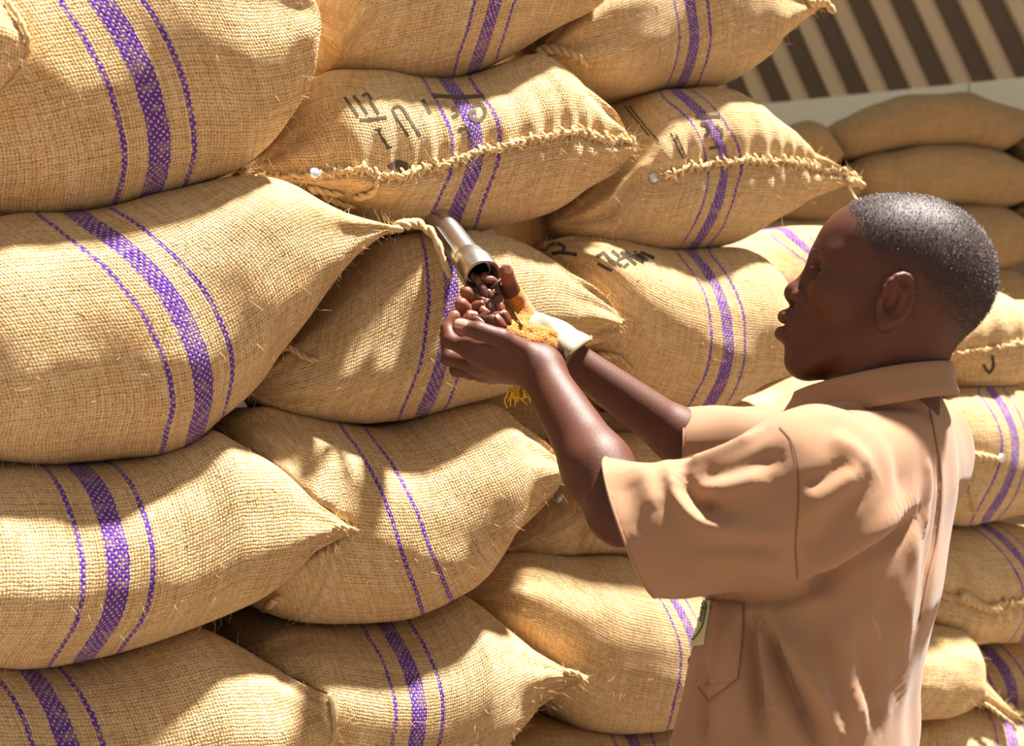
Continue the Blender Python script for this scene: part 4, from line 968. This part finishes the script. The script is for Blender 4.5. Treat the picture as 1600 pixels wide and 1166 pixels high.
# hem bands at the cuffs are thicker: a rolled edge following the boundary of the cloth
def boundary_loops(me):
    bm = bmesh.new(); bm.from_mesh(me); bm.verts.ensure_lookup_table(); es = [e for e in bm.edges if e.is_boundary]; nx = {}
    for e in es:
        a, b_ = e.verts[0].index, e.verts[1].index; nx.setdefault(a, []).append(b_); nx.setdefault(b_, []).append(a)
    loops = []; seen = set()
    for s_ in nx:
        if s_ in seen: continue
        lp = [s_]; seen.add(s_); cur = s_
        while True:
            n2 = [k for k in nx[cur] if k not in seen]
            if not n2: break
            cur = n2[0]; seen.add(cur); lp.append(cur)
        loops.append(lp)
    co = [np.array([bm.verts[i].co for i in lp]) for lp in loops]; bm.free(); return [c for c in co if len(c) > 30]
for lp in boundary_loops(sme):
    if lp[:, 2].max() + PB[2] > 1.40 and lp[:, 2].min() + PB[2] > 1.38: continue
    n = len(lp); q = np.vstack([lp[::2], lp[:1]])
    for _ in range(3): q[1:-1] = (q[:-2] + q[1:-1] + q[2:]) / 3
    V, F = tube_geo(q, 0.0019, 6, False); mesh_obj('hem', V, F, M['shirt'], shirt)
# collar: stand and folded fall swept round the neck
CC = H(1370, 602, 1.605)
def collar():
    V = []; F = []; n = 72; prof_n = 14
    for i in range(n):
        t = i / (n - 1); ph = math.radians(14 + 332 * t); c, s_ = math.cos(ph), math.sin(ph)
        front = (1 + c) / 2; back = (1 - c) / 2
        dirv = tf * c + tl * s_; rx = 0.100 if c > 0 else 0.086; ry = 0.080
        ctr = CC + tf * rx * c + tl * ry * s_ + np.array([0, 0, 0.018 - 0.034 * front ** 1.4 + 0.006 * back])
        hgt = 0.034 + 0.010 * front; fl = 0.007 + 0.010 * front
        wav = 0.0016 * math.sin(ph * 3 + 1) + 0.001 * math.sin(ph * 7)
        pr = [(-0.002, -0.036), (-0.004, -0.022), (-0.004, -0.008), (-0.002, 0.003), (0.001, 0.0065), (0.0045, 0.005), (0.0075, -0.003)]
        pr += [(0.0085 + fl * 0.25 + wav, -hgt * 0.35), (0.0095 + fl * 0.6 + wav * 2, -hgt * 0.65), (0.0105 + fl + wav * 3, -hgt), (0.0085 + fl + wav * 3, -hgt - 0.0005), (0.0075 + fl * 0.6 + wav * 2, -hgt * 0.65), (0.0060 + fl * 0.25, -hgt * 0.35), (0.0030, -0.006)]
        for a, z in pr: V.append(ctr + dirv * a + np.array([0, 0, z]))
    for i in range(n - 1):
        for k in range(prof_n): a = i * prof_n + k; b_ = i * prof_n + (k + 1) % prof_n; F.append((a, b_, b_ + prof_n, a + prof_n))
    F.append(tuple(range(prof_n))); F.append(tuple(range((n - 1) * prof_n, n * prof_n))[::-1])
    return V, F
V, F = collar(); mesh_obj('collar', np.array(V) - PB, F, M['shirt'], shirt)
# chest pocket and printed badge lying on the cloth
def patch(poly, lift, mat, name, nx=14, ny=18, slots=None):
    """poly: four corners (tl, tr, br, bl) as seen on the cloth"""
    tl_, tr_, br_, bl_ = [np.array(p, float) for p in poly]; V = []; F = []; ids = {}
    for i in range(ny + 1):
        for j in range(nx + 1):
            u, v = j / nx, i / ny; q = (tl_ * (1 - u) + tr_ * u) * (1 - v) + (bl_ * (1 - u) + br_ * u) * v
            p, n_ = rc(SBVH, *q)
            if p is None: continue
            if np.dot(n_, p - np.array(CAM)) > 0: n_ = -n_
            ids[i, j] = len(V); V.append(p + n_ * lift)
    for i in range(ny):
        for j in range(nx):
            if all((a, b_) in ids for a, b_ in ((i, j), (i, j + 1), (i + 1, j + 1), (i + 1, j))): F.append((ids[i, j], ids[i + 1, j], ids[i + 1, j + 1], ids[i, j + 1]))
    if not F: return None
    o = mesh_obj(name, np.array(V) - PB, F, mat, shirt); m = o.modifiers.new('s', 'SOLIDIFY'); m.thickness = 0.0012; m.offset = 0; return o
patch([(1092, 940), (1163, 942), (1154, 1062), (1090, 1072)], 0.0016, M['shirt'], 'pocket')
patch([(1090, 1070), (1154, 1060), (1112, 1096), (1104, 1098)], 0.0016, M['shirt'], 'pocket_point', 8, 6)
on_shirt([[(1162, 944), (1160, 990), (1153, 1060)], [(1153, 1060), (1108, 1096)], [(1108, 1096), (1092, 1074)]], 1.6, 'thread', 'pocket_stitching', 0.0026)
M['badge'] = plain('badge_cloth', (0.62, 0.56, 0.36), 0.8); M['green'] = plain('badge_green', (0.03, 0.16, 0.05), 0.8); M['badge_ink'] = plain('badge_ink', (0.05, 0.06, 0.04), 0.8)
patch([(1086, 937), (1115, 939), (1103, 1008), (1078, 1013)], 0.0030, M['badge'], 'badge')
on_shirt([[(1106, 942), (1107, 953), (1103, 975), (1096, 990), (1084, 1004)]], 3.0, 'green', 'badge_ring', 0.0040)
on_shirt([[(1096, 942), (1097, 953), (1094, 970), (1086, 984)]], 2.2, 'green', 'badge_ring', 0.0040)
GL = {'O': [[(0, 0), (1, 0), (1, 1), (0, 1), (0, 0)]], 'M': [[(0, 1), (0, 0), (.5, .6), (1, 0), (1, 1)]], 'P': [[(0, 1), (0, 0), (1, 0), (1, .5), (0, .5)]], 'A': [[(0, 1), (.5, 0), (1, 1)], [(.2, .6), (.8, .6)]],
      'N': [[(0, 1), (0, 0), (1, 1), (1, 0)]], 'Y': [[(0, 0), (.5, .5), (1, 0)], [(.5, .5), (.5, 1)]]}
def letters(word, path, size, width):
    c = crom(path, 12); L = np.concatenate([[0], np.cumsum(np.linalg.norm(np.diff(c, axis=0), axis=1))]); g = []
    for i, ch in enumerate(word):
        l = L[-1] * (i + 0.5) / len(word); p = np.array([np.interp(l, L, c[:, k]) for k in (0, 1)]); q = np.array([np.interp(min(l + 1, L[-1]), L, c[:, k]) for k in (0, 1)])
        t = unit(q - p) if np.linalg.norm(q - p) > 1e-6 else np.array([0, 1.0]); n_ = np.array([-t[1], t[0]])
        for st_ in GL[ch]:
            pts = [p + t * (x - 0.5) * size + n_ * (y - 0.5) * size for x, y in st_]
            for a, b_ in zip(pts[:-1], pts[1:]): g.append(ribbon_on(SBVH, [a, b_], width, 0.0042, 3))
    V, F = merge([x for x in g if x[1]])
    if F: mesh_obj('badge_lettering', np.array(V) - PB, F, M['badge_ink'], shirt)
letters('MPANY', [(1101, 943), (1102, 958), (1098, 974)], 5.0, 1.4)
# trousers and shoes below the frame
M['trousers'] = cloth_material('brown_trousers', (0.10, 0.065, 0.045), (0.13, 0.085, 0.06)); M['shoe'] = plain('black_shoe', (0.02, 0.018, 0.016), 0.45)
hc = np.array([hip[0] + 0.0, 1.60, 0.92]); tg = []
for s in (1, -1):
    k_ = hc + tl * 0.10 * s + tf * 0.03 + [0, 0, -0.42]; a_ = hc + tl * 0.11 * s + [0, 0, -0.84]
    tg += [('+', s_cone(hc + tl * 0.075 * s, k_, 0.085, 0.070), 0.03), ('+', s_cone(k_, a_, 0.072, 0.060), 0.02)]
tg.append(('+', s_ell(hc + [0, 0, 0.02], (0.105, 0.105, 0.10)), 0.04))
V, F = skin_mesh(Group(tg), 0.012); np_mesh('trousers', V - PB, F, M['trousers'], PERSON)
for s in (1, -1):
    a_ = hc + tl * 0.11 * s; a_[2] = 0.05
    g = Group([('+', s_ell(a_ + tf * 0.06, (0.05, 0.05, 0.05)), 0), ('+', s_cone(a_ - tf * 0.03, a_ + tf * 0.14 + [0, 0, -0.012], 0.050, 0.038), 0.02), ('+', s_cone(a_ - tf * 0.02, a_ - tf * 0.02 + [0, 0, 0.06], 0.048, 0.05), 0.02)])
    V, F = skin_mesh(g, 0.008); V[:, 2] = np.maximum(V[:, 2], 0.001); np_mesh('shoe', V - PB, F, M['shoe'], PERSON)

# ------------------------------------------------------------------ fingerless glove on the far hand
b = NB('orange_terry'); ob = b.obj(); n1 = b.noise(ob, 380, 3); n2 = b.noise(ob, 45, 2)
cc = b.mix(b.ramp(n1, 0.35, 0.65), (0.36, 0.10, 0.002), (0.64, 0.235, 0.006)); cc = b.mix(b.math('MULTIPLY', b.ramp(b.noise(ob, 700, 1), 0.62, 0.72), 0.8), cc, (0.16, 0.06, 0.01))
b.set(Base_Color=cc, Roughness=0.95, Normal=b.bump(n1, 1.0, 0.003)); b.bsdf.inputs['Sheen Weight'].default_value = 0.4; M['terry'] = b.m
M['canvas'] = plain('cream_canvas', (0.36, 0.31, 0.23), 0.9, bump=(500, 0.5, 0.001), var=(40, (0.44, 0.39, 0.30)))
M['piping'] = plain('olive_piping', (0.20, 0.13, 0.04), 0.8); M['yellow'] = plain('yellow_thread', (0.75, 0.46, 0.02), 0.9)
gg = Group([('+', s_cone(lerp(wR, H(*p[0]), 0.25), lerp(wR, H(*p[0]), 0.92), 0.0265, 0.0185), 0.012) for p in (RI, RM, RR, RP)]
           + [('+', s_cone(H(838, 530, 1.832), H(813, 490, 1.830), 0.022, 0.019), 0.012), ('+', s_cone(H(813, 490, 1.830), H(804, 464, 1.812), 0.019, 0.0165), 0.010)])
V, F = skin_mesh(gg, 0.0024); W_ = Waves(31, 0.012, 0.04); W2_ = Waves(32, 0.005, 0.010)
C_ = V.mean(0); V = V + (V - C_) / np.linalg.norm(V - C_, axis=1)[:, None] * (0.0014 * W_(V) + 0.0005 * W2_(V))[:, None]
# leave the hollow of the hand open so that the beans lie on the palm
glove = np_mesh('glove', V - PB, F, M['terry'], PERSON)
GB = BVHTree.FromPolygons(V.tolist(), F.tolist())
pp = [rc(GB, x, y)[0] for x, y in ((776, 462), (790, 468), (800, 482), (808, 497), (816, 510))]; pp = [p + np.array([0, -0.002, 0.001]) for p in pp if p is not None]
if len(pp) > 2:
    V, F = tube_geo(crom(pp, 8), 0.0017, 8); mesh_obj('piping', np.array(V) - PB, F, M['piping'], glove)
def cuff():
    a = H(822, 517, 1.812); b_ = H(900, 560, 1.800); ax = unit(b_ - a); up = unit(np.array([0, 0, 1.0]) - ax * ax[2]); sd_ = np.cross(ax, up); V = []; F = []; n = 40; m = 16
    for i in range(m):
        t = i / (m - 1); c = lerp(a, b_, t)
        for k in range(n):
            p = 2 * math.pi * k / n; r = 0.031 + 0.004 * t + 0.002 * math.sin(3 * p + 4 * t) + 0.0012 * math.sin(7 * p - 9 * t); r *= (1 - 0.10 * math.exp(-((t) / 0.12) ** 2))
            q = c + ax * (0.006 * math.sin(2 * p + 1) * t) + r * (math.cos(p) * up * 1.05 + math.sin(p) * sd_ * 0.9); V.append(q)
    for i in range(m - 1):
        for k in range(n): A = i * n + k; B_ = i * n + (k + 1) % n; F.append((A, B_, B_ + n, A + n))
    rim = V[(m - 1) * n:] + [V[(m - 1) * n]]
    return V, F, rim
V, F, rim = cuff(); cu = mesh_obj('glove_cuff', np.array(V) - PB, F, M['canvas'], glove); md = cu.modifiers.new('s', 'SOLIDIFY'); md.thickness = 0.0030
V, F = tube_geo(rim, 0.0024, 6, False); mesh_obj('cuff_hem', np.array(V) - PB, F, M['piping'], glove)
g = []
for k in range(26):
    x0 = 800 + r3.uniform(-6, 40); p = H(x0, 606 + r3.uniform(-2, 5), 1.79); g.append(tube_geo([p, p + r3.normal(size=3) * 0.004 + [0, 0, -0.008], p + r3.normal(size=3) * 0.006 + [0, 0, -0.014]], [0.0016, 0.0014, 0.0008], 5))
g.append(tube_geo(crom([H(806, 604, 1.79), H(794, 614, 1.79), H(789, 626, 1.79), H(793, 638, 1.79)], 8), 0.0012, 6))
V, F = merge(g); mesh_obj('thread_fringe', np.array(V) - PB, F, M['yellow'], glove)

# ------------------------------------------------------------------ steel sampling tube
tA, tB = H(682, 336, 1.975), H(754, 434, 1.80); ta = unit(tB - tA); LT_ = np.linalg.norm(tB - tA)
tu = unit(np.array([0, 0, 1.0]) - ta * ta[2]); ts = np.cross(ta, tu); TUBE = empty('sampling_tube', tA); tag(TUBE, 'shiny steel sampling tube stuck into a sack, pouring beans', 'tube')
def revolve(prof, a0=0.0, a1=2 * math.pi, n=48):
    V = []; F = []; full = abs(a1 - a0 - 2 * math.pi) < 1e-6; m = len(prof)
    for k in range(n if full else n + 1):
        p = a0 + (a1 - a0) * k / n
        for l, r in prof: V.append(ta * l + r * (math.cos(p) * tu + math.sin(p) * ts))
    K = n if full else n + 1
    for k in range(n):
        for i in range(m):
            a = k * m + i; b_ = k * m + (i + 1) % m; c = ((k + 1) % K) * m; F.append((a, b_, c + (i + 1) % m, c + i))
    if not full: F.append(tuple(range(m))); F.append(tuple(range((K - 1) * m, K * m))[::-1])
    return V, F
def steel(name, prof, *a):
    V, F = revolve(prof, *a); o = mesh_obj(name, V, F, M['steel'], TUBE, smooth=True); m = o.modifiers.new('e', 'EDGE_SPLIT'); m.split_angle = math.radians(35); return o
L = LT_
steel('inner_pipe', [(0.0, 0.0191), (L - 0.02, 0.0191), (L - 0.02, 0.0162), (0.0, 0.0162)])
steel('half_sleeve', [(0.0, 0.0223), (L - 0.045, 0.0223), (L - 0.045, 0.0195), (0.0, 0.0195)], math.radians(70), math.radians(290))
steel('neck_ring', [(L - 0.062, 0.0232), (L - 0.060, 0.0241), (L - 0.030, 0.0241), (L - 0.030, 0.0195), (L - 0.062, 0.0195)])
steel('end_collar', [(L - 0.037, 0.0261), (L - 0.035, 0.0278), (L - 0.002, 0.0278), (L, 0.0269), (L, 0.0232), (L - 0.030, 0.0220), (L - 0.037, 0.0220)])
# ------------------------------------------------------------------ beans
b = NB('cocoa_bean'); ob = b.obj(); rnd = b.n('ShaderNodeObjectInfo').outputs['Random']
cc = b.mix(rnd, (0.022, 0.008, 0.007), (0.17, 0.034, 0.014)); cc = b.mix(b.math('MULTIPLY', b.noise(ob, 180, 3), 0.5), cc, (0.26, 0.09, 0.045))
b.set(Base_Color=cc, Roughness=0.42, Normal=b.bump(b.noise(ob, 240, 3), 0.6, 0.0012)); M['bean'] = b.m
def bean_mesh(k):
    V, F = uvs((0, 0, 0), 1.0, 18, 12, np.array([1.0, 0, 0])); V = np.array(V); W_ = Waves(60 + k, 0.6, 1.6)
    V = V * (1 + 0.06 * W_(V))[:, None]; V[:, 1] *= 1 - 0.18 * V[:, 0]; V = V * (0.0120, 0.0072, 0.0048); V[:, 2] += 12 * V[:, 0] ** 2 * 0.6
    o = mesh_obj('cocoa_bean', V, F, M['bean']); me = o.data; bpy.data.objects.remove(o); return me
bms = [bean_mesh(k) for k in range(4)]
BEANS = [  # px, py, distance, turn, label
    (764, 436, 1.796, 10, 'reddish bean filling the mouth of the tube'), (752, 444, 1.797, 60, 'dark bean at the left of the tube mouth'), (772, 446, 1.800, -30, 'bean dropping from the right of the tube mouth'),
    (756, 438, 1.802, 100, 'bean just inside the tube mouth'), (745, 436, 1.806, 30, 'bean deepest inside the tube mouth'),
    (757, 455, 1.792, 75, 'dark bean falling just under the tube'), (748, 466, 1.790, 20, 'long bean lying level under the tube'), (768, 461, 1.795, 40, 'bean between the tube and the far thumb'),
    (780, 456, 1.800, 80, 'bean against the inside of the far thumb'), (745, 478, 1.776, -20, 'bean beside the two bare fingertips'), (764, 473, 1.785, 15, 'dark bean in the middle of the heap'),
    (777, 471, 1.790, -50, 'bean next to the olive glove piping'), (752, 482, 1.778, 65, 'rounded bean in the left of the heap'), (769, 486, 1.775, 85, 'red upright bean in the heap'),
    (783, 486, 1.778, 70, 'nearly black bean against the orange glove'), (740, 493, 1.765, 10, 'grey-brown bean behind the near index fingertip'), (755, 495, 1.760, -35, 'bean just above the near thumb nail'),
    (768, 500, 1.752, 5, 'bean resting on the near thumb'), (782, 503, 1.752, 50, 'bean at the heel of the near thumb'), (729, 499, 1.760, -60, 'leftmost bean in the hand'),
    (747, 504, 1.752, 25, 'bean tucked behind the near thumb'), (775, 493, 1.768, -15, 'bean lying across the right of the heap'), (760, 489, 1.770, 30, 'bean near the bottom of the heap'), (790, 497, 1.770, 60, 'rightmost bean under the glove')]
for i, (x, y, D, tw, lab) in enumerate(BEANS):
    o = bpy.data.objects.new('cocoa_bean', bms[i % 4]); COL.objects.link(o); o.location = H(x, y, D)
    o.rotation_euler = (math.radians(60 + 25 * math.sin(i * 2.3)), math.radians(tw), math.radians(20 * math.cos(i * 1.7))); tag(o, lab, 'bean', 'cocoa beans in the cupped hands')
